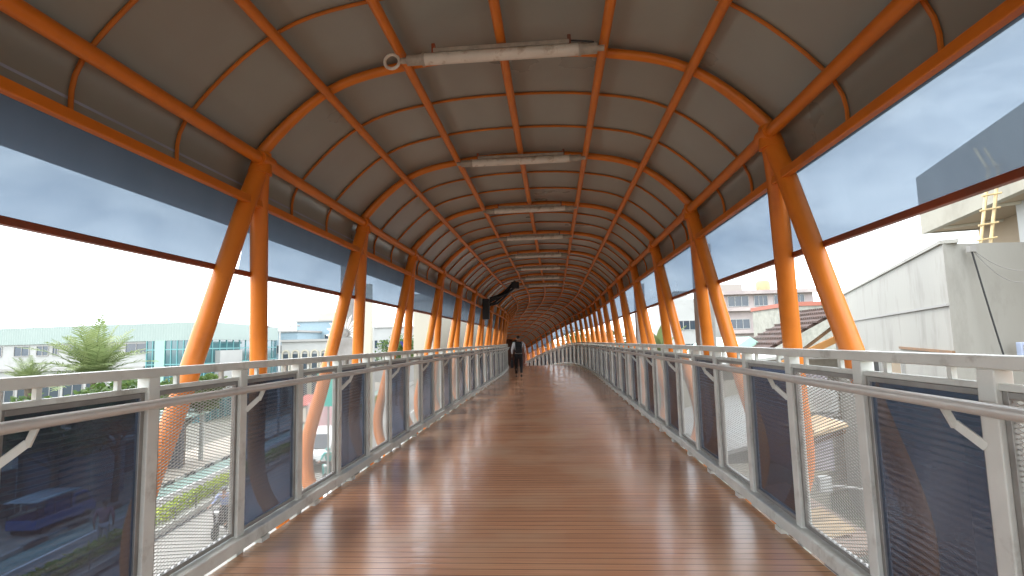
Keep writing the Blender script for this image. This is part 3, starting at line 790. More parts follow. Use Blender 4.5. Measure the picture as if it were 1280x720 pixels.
# --- mid distance on the left
def simple_block(name, label, u0_, u1_, Y, vtop, m, depth=10, cat='building', roofm=None, rows=(), cols=4, zbase=G, glass='glassd', group=None):
    A = atY(u0_, vtop, Y); B = atY(u1_, vtop, Y); zt = (A.z+B.z)/2
    root = empty(name, ((A.x+B.x)/2, Y, zbase), 0, label, cat, group)
    bld(MB().bx(A.x, B.x, Y, Y+depth, zbase, zt-.25), 'walls', m, root)
    bld(MB().bx(A.x-.2, B.x+.2, Y-.2, Y+depth+.2, zt-.25, zt), 'roof', roofm or M['trim'], root)
    W_ = B.x-A.x
    for z0, z1 in rows:
        for k in range(cols):
            t0 = W_*(k+.2)/cols; t1 = W_*(k+.8)/cols; windowR(root, (A.x, Y), (B.x, Y), t0, t1, z0, z1, M[glass], M['wwall'], bars=1)
    return root, A, B, zt
r, A, B, zt = simple_block('shed_building', 'light blue box building with flat roof beyond the ornate white arcade', 371, 419, 75, 400, M['lightblue'], rows=((2.2, 3.2),), cols=3)
bld(MB().bx(B.x-3.0, B.x+.3, 76, 82, zt-.3, zt+1.1), 'roof_house', M['cream'], r)
r, A, B, zt = simple_block('pale_building', 'small pale blue building beside the antenna mast at left', 344, 372, 68, 413, M['lightblue'], rows=((.8, 1.8),), cols=2)
r, A, B, zt = simple_block('arcade_building', 'ornate white arcade front with arched openings beyond the street', 352, 424, 58, 424, M['wwall'], depth=6, rows=())
W_ = B.x-A.x
mb = MB()
for k in range(6):
    cx = A.x+W_*(k+.5)/6; rr_ = W_/6*.36
    pts = [(cx-rr_, 0)]+[(cx-rr_*cos(i*pi/8), rr_*sin(i*pi/8)) for i in range(9)]+[(cx+rr_, 0)]
    # arch surround
    for i in range(8):
        a0, a1 = i*pi/8, (i+1)*pi/8
        mb.bar((cx-rr_*cos(a0), 57.93, zt-1.6+rr_*sin(a0)), (cx-rr_*cos(a1), 57.93, zt-1.6+rr_*sin(a1)), .12, .16)
    for sg in (-1, 1): mb.bx(cx+sg*rr_-.08, cx+sg*rr_+.08, 57.85, 58.0, G, zt-1.6)
bld(mb, 'arches', M['cream'], r)
for k in range(6):
    cx = A.x+W_*(k+.5)/6; rr_ = W_/6*.30
    bld(MB().bx(cx-rr_, cx+rr_, 57.94, 58.0, G+.2, zt-1.6), 'opening', M['glassd'], r)
# masts and lamps
def mast(u, v, Y, label):
    p = atY(u, v, Y); r = empty('antenna_mast', (p.x, p.y, G), 0, label, 'mast'); h = p.z-G
    mb = MB(); mb.tube([(0, 0, 0), (0, 0, h)], [.14, .05], 6)
    MB_ = mb; mb.build('pole', M['trim'], r)
    mb = MB()
    for k in range(6): z = h*(.8+.035*k); mb.bar((-.5, 0, z), (.5, 0, z), .05, .05)
    mb.build('aerial_bars', M['trim'], r)
mast(364, 396, 90, 'thin antenna mast on the skyline right of the second strut'); mast(15, 395, 70, 'thin aerial on the skyline above the office block')
def street_lamp(u, v, Y, label, arm=1.2):
    p = atY(u, v, Y); h = p.z-G; r = empty('street_lamp', (p.x, p.y, G), 0, label, 'street lamp', 'street lamps along the road')
    MB().tube([(0, 0, 0), (0, 0, h-.15)], [.11, .06], 8).build('pole', M['wwall'], r, smooth=True)
    MB().tube([(-arm, 0, h), (0, 0, h-.12), (arm, 0, h)], .035, 6).build('arm', M['wwall'], r)
    for sg in (-1, 1): MB().box((sg*arm, 0, h+.02), (.75, .25, .12)).build('lamp_head', M['trim'], r, bevel=.03)
street_lamp(350, 408, 40, 'white double street lamp right of the second strut on the left'); street_lamp(467, 402, 45, 'double street lamp between orange struts beside the pale column')
# pale column
p = atY(461, 383, 28); r = empty('pale_column', (p.x, p.y, G), 0, 'pale slender column rising behind the second pair of left struts', 'column')
MB().bx(-.16, .16, -.16, .16, 0, p.z-G+1.2).build('shaft', M['cream'], r, bevel=.02); MB().bx(-.3, .3, -.3, .3, 0, .4).build('base', M['grey'], r)
# fan ornament on a grey plinth
p = atY(431, 424, 7.8); r = empty('fan_ornament', (p.x, p.y, G), 0, 'white fan shaped petal ornament on a grey plinth outside the left railing', 'ornament')
h = p.z-G
MB().tube([(0, 0, 0), (0, 0, h-.3)], [.08, .06], 10).build('pole', M['grey'], r, smooth=True)
MB().side([(-.10, h-.3), (.10, h-.3), (.05, h+.01), (-.05, h+.01)], -.13, .16).build('plinth', M['grey'], r, bevel=.01)
petm = mat('white_petal', (.78, .76, .68), .45)
mb0 = MB(); mb0.lathe([(.003, 0), (.013, .035), (.019, .09), (.015, .13), (.003, .165)], (0, 0, .055), 8)
pet = mb0.build('petal', petm, r, smooth=True); pet.scale = (1.35, .8, 1.35)
for k in range(13):
    o = pet if k == 0 else pet.copy()
    if k: COL.objects.link(o); o.parent = r
    o.location = (.01, 0, h+.08); o.rotation_euler = (0, radians(-112+k*224/12), 0)
MB().lathe([(.01, -.02), (.05, -.015), (.05, .015), (.01, .02)], (.01, 0, h+.08), 18, 'Y').build('hub', M['grey'], r, smooth=True)

# cream building close on the left beyond bay three
p = atY(541, 430, 19.0); pl_ = atY(517, 430, 19.0)
cb = empty('cream_building', (p.x-2, 24, G), 0, 'tall cream walled building close behind the left side of the walkway', 'building')
bld(MB().prism([(p.x, 19.0), (p.x+.9, 36), (p.x-1.6, 36), (pl_.x, 19.0)][::1], G, 3.1), 'walls', M['cream'], cb)
bld(MB().prism([(p.x+.15, 18.8), (p.x+1.05, 36.2), (p.x-1.7, 36.2), (pl_.x-.1, 18.8)], 3.1, 3.3), 'roof', M['trim'], cb)
for k in range(4):
    for z in (-3.5, -.4):
        windowR(cb, (p.x, 19.0), (p.x+.9, 36), 1.5+k*4.2, 3.0+k*4.2, z, z+1.3, M['glassd'], M['wwall'], bars=1)
# distant blocks, further along the street
for i, (u0_, u1_, Y, v, m_, lab) in enumerate(((462, 512, 95, 408, 'wwall', 'distant white block beyond the light green tree'), (400, 440, 120, 395, 'cream', 'distant cream block on the skyline behind the light blue building'))):
    simple_block('distant_building', lab, u0_, u1_, Y, v, M[m_], rows=((1.0, 2.4), (-2.4, -1.0)), cols=4, group='distant blocks beyond the street')

simple_block('added_sky_block', 'added dull red block hiding bright sky beyond the bend at the far end of the walkway', 628, 689, 78, 415, mat('sky_block_red', (.16, .07, .05), .85, var=.2, vscale=.6, dirt=(.10, .05, .04)), rows=((.6, 1.5), (-1.6, -.6)), cols=5, roofm=M['redbrown'])  # added block, placed to hold back white sky past the bend
# signs on the street
p = atY(410, 487, 24); r = empty('teal_sign', (p.x, p.y, G), 0, 'plain teal green signboard over the street seen through the mesh', 'sign')
MB().bx(-.5, .5, -.05, .05, p.z-G-.75, p.z-G+.75).build('board', mat('teal_board', (.02, .42, .34), .5), r, bevel=.01)
MB().cyl((0, .06, 0), (0, .06, p.z-G+.6), .05, 8).build('post', M['trim'], r)
p = atY(402, 523, 34); r = empty('pink_billboard', (p.x, p.y, G), 0, 'faded pink poster board standing beside the street', 'billboard')
MB().bx(-.9, .9, -.05, .05, p.z-G-1.0, p.z-G+1.0).build('board', mat('pink_board', (.62, .34, .36), .6, var=.3, vscale=2, dirt=(.7, .65, .6), dscale=1.6), r, bevel=.01)
for x in (-.7, .7): MB().cyl((x, .06, 0), (x, .06, p.z-G+.9), .04, 8).build('post', M['trim'], r)
p = atY(402, 500, 37); r = empty('shop_awning', (p.x, p.y, G), 0, 'red awning of a street stall beyond the pink board', 'awning')
MB().side([(-1, 2.7), (-1, 2.75), (1, 3.3), (1, 3.25)], -1.6, 1.6).build('sheet', mat('red_awning', (.35, .08, .06), .7), r)
for x in (-1.5, 1.5):
    for y in (-.9, .9): MB().cyl((x, y, 0), (x, y, 2.75), .03, 6).build('pole', M['trim'], r)

# ------------------------------------------------------------------ vehicles
TYRE = mat('tyre_rubber', (.02, .02, .02), .8); RIM = mat('wheel_rim', (.35, .35, .35), .35, metal=.7)
LAMP = mat('headlight_glass', (.75, .75, .72), .15); TAIL = mat('tail_light', (.4, .02, .02), .25)
def wheel(root, x, y, r, w_):
    a = MB().lathe([(r*.55, -w_/2), (r*.94, -w_/2), (r, -w_*.3), (r, w_*.3), (r*.94, w_/2), (r*.55, w_/2)], (0, 0, 0), 22, 'X').build('wheel', TYRE, root, smooth=True)
    a.location = (x, y, r)
    MB().lathe([(.02, -w_*.46), (r*.54, -w_*.4), (r*.54, w_*.4), (.02, w_*.46)], (0, 0, 0), 16, 'X').build('rim', RIM, a, smooth=True)
def van(loc, rz, label):
    root = empty('van', loc, rz, label, 'van'); bm_ = mat('van_white_paint', (.72, .73, .72), .3, coat=.4)
    MB().side([(-2.1, .35), (2.0, .35), (2.15, .6), (2.1, .95), (1.55, 1.15), (1.0, 1.85), (.7, 1.93), (-1.95, 1.9), (-2.12, 1.5)], -.82, .82).build('body', bm_, root, bevel=.06, smooth=True)
    g = M['glassd']
    b = MB(); b.v = [(-.72, 1.60, 1.17), (.72, 1.60, 1.17), (.62, 1.07, 1.83), (-.62, 1.07, 1.83)]; b.v += [(x, y-.02, z-.04) for x, y, z in b.v]; b.face((0, 1, 2, 3)); b.face((7, 6, 5, 4)); b.face((0, 4, 5, 1)); b.face((2, 6, 7, 3))
    b.v = [(x, y+.03, z+.03) for x, y, z in b.v]; b.build('windscreen', g, root)
    for s in (-1, 1):
        MB().side([(-1.8, 1.2), (1.1, 1.2), (.78, 1.72), (-1.75, 1.72)], s*.815, s*.83).build('side_window', g, root)
        MB().box((s*.62, 2.13, .82), (.32, .06, .2)).build('headlight', LAMP, root, bevel=.02)
        MB().box((s*.72, -2.12, 1.0), (.14, .06, .4)).build('tail_light', TAIL, root)
        for y in (-1.35, 1.35): wheel(root, s*.74, y, .31, .2)
        MB().box((s*.93, 1.15, 1.2), (.14, .08, .2)).build('mirror', M['black'], root, bevel=.02)
    MB().bx(-.62, .62, -2.14, -2.11, 1.2, 1.7).build('rear_window', g, root)
    MB().bx(-.78, .78, 2.1, 2.2, .4, .6).build('bumper', M['black'], root, bevel=.02)
    MB().box((0, 2.175, .66), (.45, .02, .1)).build('number_plate', M['black'], root)
def pickup(loc, rz, label):
    root = empty('pickup_truck', loc, rz, label, 'pickup truck'); root.scale = (.68,)*3; bm_ = mat('blue_paint', (.03, .12, .33), .35, coat=.3)
    MB().side([(.35, .4), (2.2, .4), (2.25, .8), (1.95, 1.05), (1.45, 1.75), (.5, 1.8), (.35, 1.5)], -.75, .75).build('cab', bm_, root, bevel=.05, smooth=True)
    b = MB().bx(-2.1, .3, -.8, .8, .55, .65)  # placeholder replaced below
    b = MB(); b.bx(-.8, .8, -2.1, .3, .55, .65); b.bx(-.8, -.76, -2.1, .3, .65, 1.05); b.bx(.76, .8, -2.1, .3, .65, 1.05); b.bx(-.76, .76, -2.1, -2.06, .65, 1.05); b.bx(-.76, .76, .26, .3, .65, 1.05)
    b.build('cargo_bed', bm_, root)
    b = MB().side([(-2.2, 1.95), (.9, 1.95), (.9, 2.0), (.3, 2.06), (-2.2, 2.0)], -.9, .9); b.build('canopy', mat('canopy_tarp', (.30, .36, .38), .6, var=.2), root)
    for x in (-.78, .78):
        for y in (-2.05, -.9, .25): MB().bx(x-.02, x+.02, y-.02, y+.02, 1.05, 1.95).build('canopy_post', M['black'], root)
    for s in (-1, 1):
        MB().side([(.55, 1.1), (1.75, 1.1), (1.4, 1.6), (.6, 1.62)], s*.745, s*.76).build('side_window', M['glassd'], root)
        MB().box((s*.55, 2.25, .68), (.24, .05, .18)).build('headlight', LAMP, root, bevel=.02)
        for y in (-1.4, 1.5): wheel(root, s*.68, y, .3, .18)
    MB().bx(-.7, .7, -1.9, 1.9, .3, .5).build('chassis', M['black'], root)
    b = MB(); b.v = [(-.66, 1.93, 1.12), (.66, 1.93, 1.12), (.6, 1.53, 1.68), (-.6, 1.53, 1.68)]; b.v += [(x, y-.05, z-.02) for x, y, z in b.v]; b.face((0, 1, 2, 3)); b.face((7, 6, 5, 4)); b.face((0, 4, 5, 1)); b.face((2, 6, 7, 3)); b.face((1, 5, 6, 2)); b.face((3, 7, 4, 0)); b.build('windscreen', M['glassd'], root)
def motorbike(loc, rz, label, colr):
    root = empty('motorbike', loc, rz, label, 'motorbike', 'motorbikes on the street'); pm = mat('bike_paint', colr, .3, coat=.3)
    wheel(root, 0, -.62, .29, .1); wheel(root, 0, .62, .29, .09)
    MB().side([(-.75, .55), (-.1, .42), (.2, .40), (.28, .55), (-.05, .62), (-.3, .78), (-.82, .80)], -.12, .12).build('body', pm, root, bevel=.03, smooth=True)
    MB().side([(.2, .40), (.33, .42), (.50, .95), (.42, 1.0), (.3, .7)], -.17, .17).build('leg_shield', pm, root, bevel=.03, smooth=True)
    MB().side([(-.78, .80), (.0, .72), (-.05, .80), (-.75, .88)], -.13, .13).build('seat', M['black'], root, bevel=.03, smooth=True)
    MB().tube([(0, .62, .29), (0, .52, .62), (0, .44, 1.0)], .03, 8).build('fork', RIM, root)
    MB().tube([(-.34, .32, 1.04), (-.15, .44, 1.02), (.15, .44, 1.02), (.34, .32, 1.04)], .016, 8).build('handlebar', M['black'], root)
    MB().box((0, .53, .92), (.16, .08, .12)).build('headlight', LAMP, root, bevel=.03)
    MB().box((0, -.84, .74), (.14, .05, .07)).build('tail_light', TAIL, root)
    MB().tube([(.13, .0, .34), (.15, -.4, .32), (.15, -.75, .38)], [.025, .04, .045], 8).build('exhaust', RIM, root)
    return root

# ------------------------------------------------------------------ people
SKIN = mat('skin', (.30, .17, .11), .5); HAIRM = mat('black_hair', (.012, .01, .009), .45)
def skinned(name, verts, edges, radii, material, parent, root_i=0, sub=1):
    me = bpy.data.meshes.new(name); me.from_pydata([tuple(v) for v in verts], edges, []); me.update()
    o = bpy.data.objects.new(name, me); COL.objects.link(o)
    md = o.modifiers.new('skin', 'SKIN'); md.use_smooth_shade = True
    if not me.skin_vertices: me.attributes.new('skin', 'FLOAT', 'POINT') if False else None
    sv = me.skin_vertices
    if not sv:
        bpy.context.view_layer.objects.active = o; bpy.ops.mesh.customdata_skin_add(); sv = me.skin_vertices
    for i, r in enumerate(radii):
        rr = r if isinstance(r, tuple) else (r, r); sv[0].data[i].radius = rr; sv[0].data[i].use_root = (i == root_i)
    if sub: sm = o.modifiers.new('sub', 'SUBSURF'); sm.levels = sub; sm.render_levels = sub
    dg = bpy.context.evaluated_depsgraph_get(); ev = o.evaluated_get(dg); nm = bpy.data.meshes.new_from_object(ev)
    o.modifiers.clear(); o.data = nm; nm.name = name; bpy.data.meshes.remove(me)
    nm.materials.clear(); nm.materials.append(material)
    for pl in nm.polygons: pl.use_smooth = True
    o.parent = parent
    return o
def person(loc, rz, J, label, shirt, trouser, scale=1.0, helmet=None, group=None):
    """J: joints in metres, y ahead, x right"""
    root = empty('person', loc, rz, label, 'person', group); root.scale = (scale,)*3
    V = lambda k: Vector(J[k])
    vs_, es, rs = [], [], []
    def add(p, r, prev=None):
        vs_.append(Vector(p)); rs.append(r); i = len(vs_)-1
        if prev is not None: es.append((prev, i))
        return i
    pel = add(V('pelvis'), (.135, .10)); wa = add(V('waist'), (.12, .09), pel); ch = add(V('chest'), (.145, .10), wa); nb = add(V('neck'), (.055, .055), ch)
    hb = add(V('neck').lerp(V('head'), .45), .062, nb); hd = add(V('head'), (.078, .092), hb); ht = add(V('head')+Vector((0, -.01, .085)), (.065, .075), hd)
    fw = Vector((0, 1, 0))
    add(V('head')+fw*.098+Vector((0, 0, -.012)), .014, hd)                      # nose
    for s in (-1, 1): add(V('head')+Vector((s*.088, -.005, .0)), .016, hd)       # ears
    for s, k in ((-1, 'L'), (1, 'R')):
        sh = add(V('sh'+k), .058, ch); el = add(V('el'+k), .042, sh); wr = add(V('wr'+k), .028, el)
        d = (V('wr'+k)-V('el'+k)).normalized(); side = Vector((0, 1, 0)) if abs(d.z) > .6 else Vector((-s, 0, 0)).normalized()
        side = (side-d*side.dot(d)).normalized(); cu = Vector((-s, 0, 0)) if abs(d.z) > .6 else Vector((0, 0, -1))
        pm = add(V('wr'+k)+d*.05, (.034, .022), wr); pe = add(V('wr'+k)+d*.085, (.036, .018), pm)
        for j, (off, ln) in enumerate(((.027, .068), (.009, .078), (-.009, .073), (-.027, .056))):
            f1 = add(V('wr'+k)+d*(.095)+side*off, .0095, pe); f2 = add(V('wr'+k)+d*(.095+ln*.5)+side*off*1.1+cu*.008, .0085, f1); add(V('wr'+k)+d*(.09+ln*.9)+side*off*1.1+cu*.026, .007, f2)
        t1 = add(V('wr'+k)+d*.04+side*.042, .011, pm); add(V('wr'+k)+d*.075+side*.058+cu*.01, .009, t1)
        hp = add(V('hip'+k), .088, pel); kn = add(V('kn'+k), .056, hp); cf = add(V('kn'+k).lerp(V('an'+k), .35)+Vector((0, -.015, 0)), .052, kn); an = add(V('an'+k), .036, cf); add(V('toe'+k), .034, an)
    skinned('body', vs_, es, rs, SKIN, root)
    # shirt
    vs_, es, rs = [], [], []
    pel = add(V('pelvis')+Vector((0, 0, .0)), (.152, .118)); wa = add(V('waist'), (.145, .112), pel); ch = add(V('chest'), (.168, .122), wa); add(V('neck')+Vector((0, 0, -.03)), .07, ch)
    for k in 'LR':
        sh = add(V('sh'+k), .074, ch); el = add(V('el'+k), .056, sh); add(V('el'+k).lerp(V('wr'+k), .75), .042, el)
    skinned('shirt', vs_, es, rs, shirt, root)
    vs_, es, rs = [], [], []
    pel = add(V('pelvis')+Vector((0, 0, -.03)), (.145, .113))
    for k in 'LR':
        hp = add(V('hip'+k), .102, pel); kn = add(V('kn'+k), .072, hp); add(V('an'+k)+Vector((0, 0, .04)), .058, kn)
    skinned('trousers', vs_, es, rs, trouser, root)
    for k in 'LR':
        a_, t_ = V('an'+k), V('toe'+k)
        skinned('shoe', [a_+(a_-t_)*.3+Vector((0, 0, -.045)), a_.lerp(t_, .4)+Vector((0, 0, -.025)), t_], [(0, 1), (1, 2)], [(.04, .036), (.044, .042), (.042, .03)], M['black'], root)
    H = V('head')
    if helmet is None:
        skinned('hair', [H+Vector((0, -.05, -.02)), H+Vector((0, -.03, .05)), H+Vector((0, .015, .1))], [(0, 1), (1, 2)], [(.08, .06), (.088, .085), (.072, .075)], HAIRM, root)
    else:
        skinned('helmet', [H+Vector((0, -.03, -.03)), H+Vector((0, -.015, .05)), H+Vector((0, .0, .1))], [(0, 1), (1, 2)], [(.115, .10), (.135, .14), (.10, .11)], helmet, root, sub=2)
    return root
walk = dict(pelvis=(0, 0, .93), waist=(0, .01, 1.08), chest=(0, .03, 1.30), neck=(0, .03, 1.47), head=(0, .06, 1.585), shL=(-.19, .02, 1.40), shR=(.19, .02, 1.40),
            elL=(-.26, -.03, 1.13), wrL=(-.26, .06, .90), elR=(.26, -.06, 1.15), wrR=(.26, .03, .92), hipL=(-.09, 0, .88), hipR=(.09, 0, .88),
            knL=(-.10, .13, .50), anL=(-.10, .16, .10), toeL=(-.11, .33, .055), knR=(.10, .02, .48), anR=(.09, -.24, .16), toeR=(.09, -.12, .05))
shirtw = mat('white_shirt', (.8, .8, .82), .8, bump=.3, bscale=10); trk = mat('black_trousers', (.014, .014, .017), .8)
pp = atZ(649, 472.5, 0); 
P_ = person((pp.x, pp.y, 0), radians(6), walk, 'person in white shirt and dark trousers walking away down the walkway', shirtw, trk, 1.03)
bk = empty('backpack', (pp.x, pp.y, 0), radians(6), 'black backpack worn by the walking person', 'backpack'); bk.scale = (1.03,)*3
BKM = mat('backpack_cloth', (.012, .012, .015), .75)
MB().side([(-.11, 1.0), (-.27, 1.0), (-.31, 1.08), (-.30, 1.32), (-.22, 1.47), (-.11, 1.46)], -.135, .135).build('main_bag', BKM, bk, bevel=.04, smooth=True)
MB().side([(-.30, 1.02), (-.35, 1.05), (-.35, 1.22), (-.30, 1.26)], -.12, .12).build('front_pocket', BKM, bk, bevel=.02, smooth=True)
for s in (-1, 1): MB().tube([(s*.11, -.12, 1.45), (s*.12, .0, 1.49), (s*.13, .14, 1.40), (s*.14, .13, 1.2), (s*.15, -.08, 1.05)], .018, 6).build('strap', BKM, bk)
MB().bx(-.14, .14, -.205, -.12, .985, 1.0).build('base_trim', mat('pale_trim', (.6, .6, .6), .6), bk)
bg_ = empty('carry_bag', (pp.x, pp.y, 0), radians(6), 'black bag carried in the left hand of the walking person', 'bag')
MB().side([(-.10, .42), (.2, .42), (.22, .74), (-.12, .74)], -.33, -.23).build('bag_body', BKM, bg_, bevel=.02, smooth=True)
MB().tube([(-.28, -.06, .73), (-.275, .02, .84), (-.275, .09, .84), (-.28, .16, .73)], .01, 6).build('handle', BKM, bg_)
sit = dict(pelvis=(0, -.28, .90), waist=(0, -.25, 1.05), chest=(0, -.18, 1.27), neck=(0, -.14, 1.44), head=(0, -.10, 1.56), shL=(-.19, -.17, 1.37), shR=(.19, -.17, 1.37),
           elL=(-.28, .0, 1.16), wrL=(-.33, .22, 1.08), elR=(.28, .0, 1.16), wrR=(.33, .22, 1.08), hipL=(-.10, -.25, .87), hipR=(.10, -.25, .87),
           knL=(-.17, .14, .80), anL=(-.16, .08, .40), toeL=(-.16, .26, .36), knR=(.17, .14, .80), anR=(.16, .08, .40), toeR=(.16, .26, .36))
q = atZ(277, 668, G); motorbike((q.x, q.y, G), radians(186)+TH, 'dark motorbike ridden towards the camera below the left mesh panel', (.06, .05, .05))
person((q.x, q.y, G), radians(186)+TH, sit, 'person in grey blue shirt riding the dark motorbike below the left railing', mat('greyblue_shirt', (.22, .25, .36), .8), trk, 1, mat('dark_helmet', (.03, .03, .035), .3), 'riders on the street')
q = atZ(409, 603, G); motorbike((q.x, q.y, G), radians(184)+TH, 'teal scooter in front of the white van', (.03, .3, .27))
person((q.x, q.y, G), radians(184)+TH, sit, 'person in teal jacket riding the scooter ahead of the white van', mat('teal_jacket', (.05, .36, .32), .8), trk, 1, mat('teal_helmet', (.06, .4, .36), .3), 'riders on the street')
q = atZ(404, 580, G); van((q.x, q.y, G), radians(180)+TH, 'white van driving towards the camera on the street below')
q = atZ(66, 660, G); pickup((q.x, q.y, G), TH-radians(2), 'blue pickup with a flat canopy seen through the dark left panel')
stand = dict(walk); 
q = atZ(128, 690, G); person((q.x, q.y, G), radians(40), walk, 'person in pink top walking beside the street behind the dark left panel', mat('pink_top', (.30, .17, .19), .8), mat('pale_trousers', (.4, .4, .42), .8))

# ------------------------------------------------------------------ right side
# low weathered white wall building, near
C0 = atY(1178, 303, 9.0); zt = C0.z
AE = atZ(1040, 376, zt); BE = atZ(1500, 297, zt)
rb = empty('white_wall_building', (C0.x, C0.y, G), 0, 'weathered off-white flat roofed building close beyond the right railing', 'building')
PA2 = (AE.x, AE.y); PC = (C0.x, C0.y); PB = (BE.x, BE.y)
bld(MB().prism([PC, PB, (PB[0]+3, PB[1]+16), (PA2[0]+6, PA2[1]+6), PA2], G, zt-.02), 'walls', M['rwall'], rb)
la = flen(PA2, PC)
ta = lambda u: tpos(PA2, PC, u)
mb = MB(); face_box(mb, PA2, PC, 0, la, zt-1.02, zt-.98, .03, .04); bld(mb, 'wall_joint', M['trim'], rb)
mb = MB(); face_box(mb, PA2, PC, ta(1125), la+.02, zt-1.78, zt-1.73, .03, .04); bld(mb, 'wall_ledge', M['brown'], rb)
mb = MB(); face_box(mb, PA2, PC, 0, la, zt-.02, zt+.04, .04, .25); bld(mb, 'coping', M['rwall'], rb)
windowR(rb, PA2, PC, ta(1086), ta(1100), zt-2.6, zt-1.95, M['glassd'], M['wwall'], bars=0, fw=.04)
windowR(rb, PA2, PC, ta(1104), ta(1128), zt-2.6, zt-1.95, M['soffit'], M['wwall'], bars=0, fw=.04)
# upper storey with balcony set back above
E0 = atY(1152, 293, 14.0); E1 = atZ(1290, 232, E0.z)
ub = empty('balcony_building', (E0.x, E0.y, G), 0, 'taller cream building with projecting balcony band above the white wall', 'building')
Z0 = E0.z; Z1 = atY(1152, 222, 14.0).z
dE = Vector((E1.x-E0.x, E1.y-E0.y)).normalized(); nE = Vector((-dE.y, dE.x)); Lb = 9.5
if nE.x < 0: nE = -nE
def eP(t, n): return (E0.x+dE.x*t+nE.x*n, E0.y+dE.y*t+nE.y*n)
bld(MB().prism([eP(0, 0), eP(Lb, 0), eP(Lb, .15), eP(.15, .15), eP(.15, 8), eP(0, 8)], Z0, Z1), 'balcony_band', M['band'], ub)
bld(MB().prism([eP(.16, .16), eP(Lb, .16), eP(Lb, 8), eP(.16, 8)], Z0+.02, Z0+.2), 'slab', M['soffit'], ub)
bld(MB().prism([eP(.15, 1.1), eP(Lb, 1.1), eP(Lb, 8), eP(.15, 8)], G, Z0+.018), 'lower_walls', M['soffit'], ub)
bld(MB().prism([eP(3.0, .5), eP(3.5, .5), eP(3.5, 1.09), eP(3.0, 1.09)], zt-.5, Z0+.018), 'pier', M['wwall'], ub)
bld(MB().prism([eP(.6, 1.8), eP(Lb, 1.8), eP(Lb, 7), eP(.6, 7)], Z0+.2, Z1+.1), 'upper_walls', M['wwall'], ub)
tw = atY(1268, 140, 9.0)
bld(MB().prism([eP(5.2, .4), eP(Lb, .4), eP(Lb, 5), eP(5.2, 5)], Z1+.05, Z1+1.0), 'roof_room', M['wwall'], ub)
for k in range(2):
    bld(MB().tube([Vector((*eP(.8+k*2.2, .16), Z0+.01)), Vector((*eP(1.4+k*2.2, 1.5), Z0+.01))], .05, 6), 'beam', M['cream'], ub)
# bamboo ladder leaning on the band
L0 = atY(1232, 304, 9.9); L1 = atY(1262, 205, 9.9)
ld = empty('bamboo_ladder', tuple(L0), 0, 'tall bamboo ladder leaning on the cream building above the white wall', 'ladder')
for off in (-.085, .085):
    bld(MB().tube([L0+Vector((off, 0, -.5)), L0+Vector((off, 0, 0)), L1+Vector((off, .35, 0)), L1+Vector((off, .6, .5))], .028, 8), 'rail', M['bamboo'], ld, smooth=True)
for k in range(6):
    t_ = .05+k*.2; p = L0.lerp(L1, t_)+Vector((0, .35*t_-.02, 0)); bld(MB().tube([p+Vector((-.17, 0, -.02)), p+Vector((.17, 0, .03))], .018, 6), 'rung', M['bamboo'], ld)
# cables on the wall
hk = atY(1214, 311, 8.88)
cb_ = empty('wall_cable', tuple(hk), 0, 'thin dark cables hanging from a hook on the white wall', 'cable')
def sag(a, b, d, n=16): return [a.lerp(b, i/n)+Vector((0, 0, -d*sin(pi*i/n))) for i in range(n+1)]
e1 = atY(1256, 448, 8.8); e2 = atY(1290, 338, 8.85); e3 = atY(1292, 352, 8.85)
bld(MB().tube(sag(hk, e1, .03), .013, 5), 'drop_cable', M['black'], cb_)
bld(MB().tube(sag(hk, e2, .12), .008, 5), 'swag_cable', M['trim'], cb_); bld(MB().tube(sag(hk, e3, .2), .008, 5), 'swag_cable', M['trim'], cb_)
bld(MB().box(hk, (.1, .08, .1)), 'hook', M['trim'], cb_)
p = atY(1279, 438, 8.85); ms_ = empty('wall_meter', tuple(p), 0, 'small dark box fixed to the white wall at the right edge', 'box')
bld(MB().box(p, (.12, .1, .25)), 'case', M['gutter'], ms_, bevel=.01); bld(MB().box(p+Vector((0, -.055, .04)), (.07, .01, .08)), 'dial', M['trim'], ms_)

# pink building in the distance
A = atY(843, 365, 60); B = atY(1012, 362, 60); pb = empty('pink_building', (B.x-6, 60, G), 0, 'pinkish three storey block with rows of dark windows across the right background', 'building')
XA, XM, XB = atY(876, 365, 60).x, atY(904, 365, 60).x, atY(1016, 365, 60).x
zr = atY(960, 363, 60).z; zl = atY(860, 373, 60).z
bld(MB().bx(XM, XB, 60, 74, G, zr), 'walls', M['pink'], pb)
bld(MB().bx(A.x, XM-.01, 61, 74, G, zl), 'wing', M['wwall'], pb)
for zc in (zr-.15, atY(940, 386, 60).z, atY(940, 414, 60).z): bld(MB().bx(XM-.3, XB+.3, 59.4, 60.0, zc-.22, zc+.18), 'ledge', M['pink'], pb)
ux = lambda u, v=390: atY(u, v, 60).x
for va, vb in ((370, 382), (399, 410), (428, 440), (456, 468)):
    z1_, z0_ = atY(940, va, 60).z, atY(940, vb, 60).z
    for u0_, u1_ in ((911, 936), (944, 960), (969, 986), (991, 1006)):
        windowR(pb, (XM, 60), (XB, 60), ux(u0_)-XM, ux(u1_)-XM, z0_, z1_, M['glassd'], M['wwall'], bars=2)
for va, vb in ((399, 410), (428, 440)):
    z1_, z0_ = atY(860, va+2, 61).z, atY(860, vb+2, 61).z
    windowR(pb, (A.x, 61), (XM, 61), ux(848)-A.x, ux(872)-A.x, z0_, z1_, M['glassd'], M['wwall'], bars=2)
bld(MB().bx(ux(908), ux(938), 62, 66, zr, atY(920, 353, 60).z), 'roof_room', mat('grey_brown_render', (.3, .27, .24), .8), pb)
bld(MB().bx(ux(849), ux(866), 62, 66, zl, zl+1.0), 'roof_room', M['wwall'], pb)
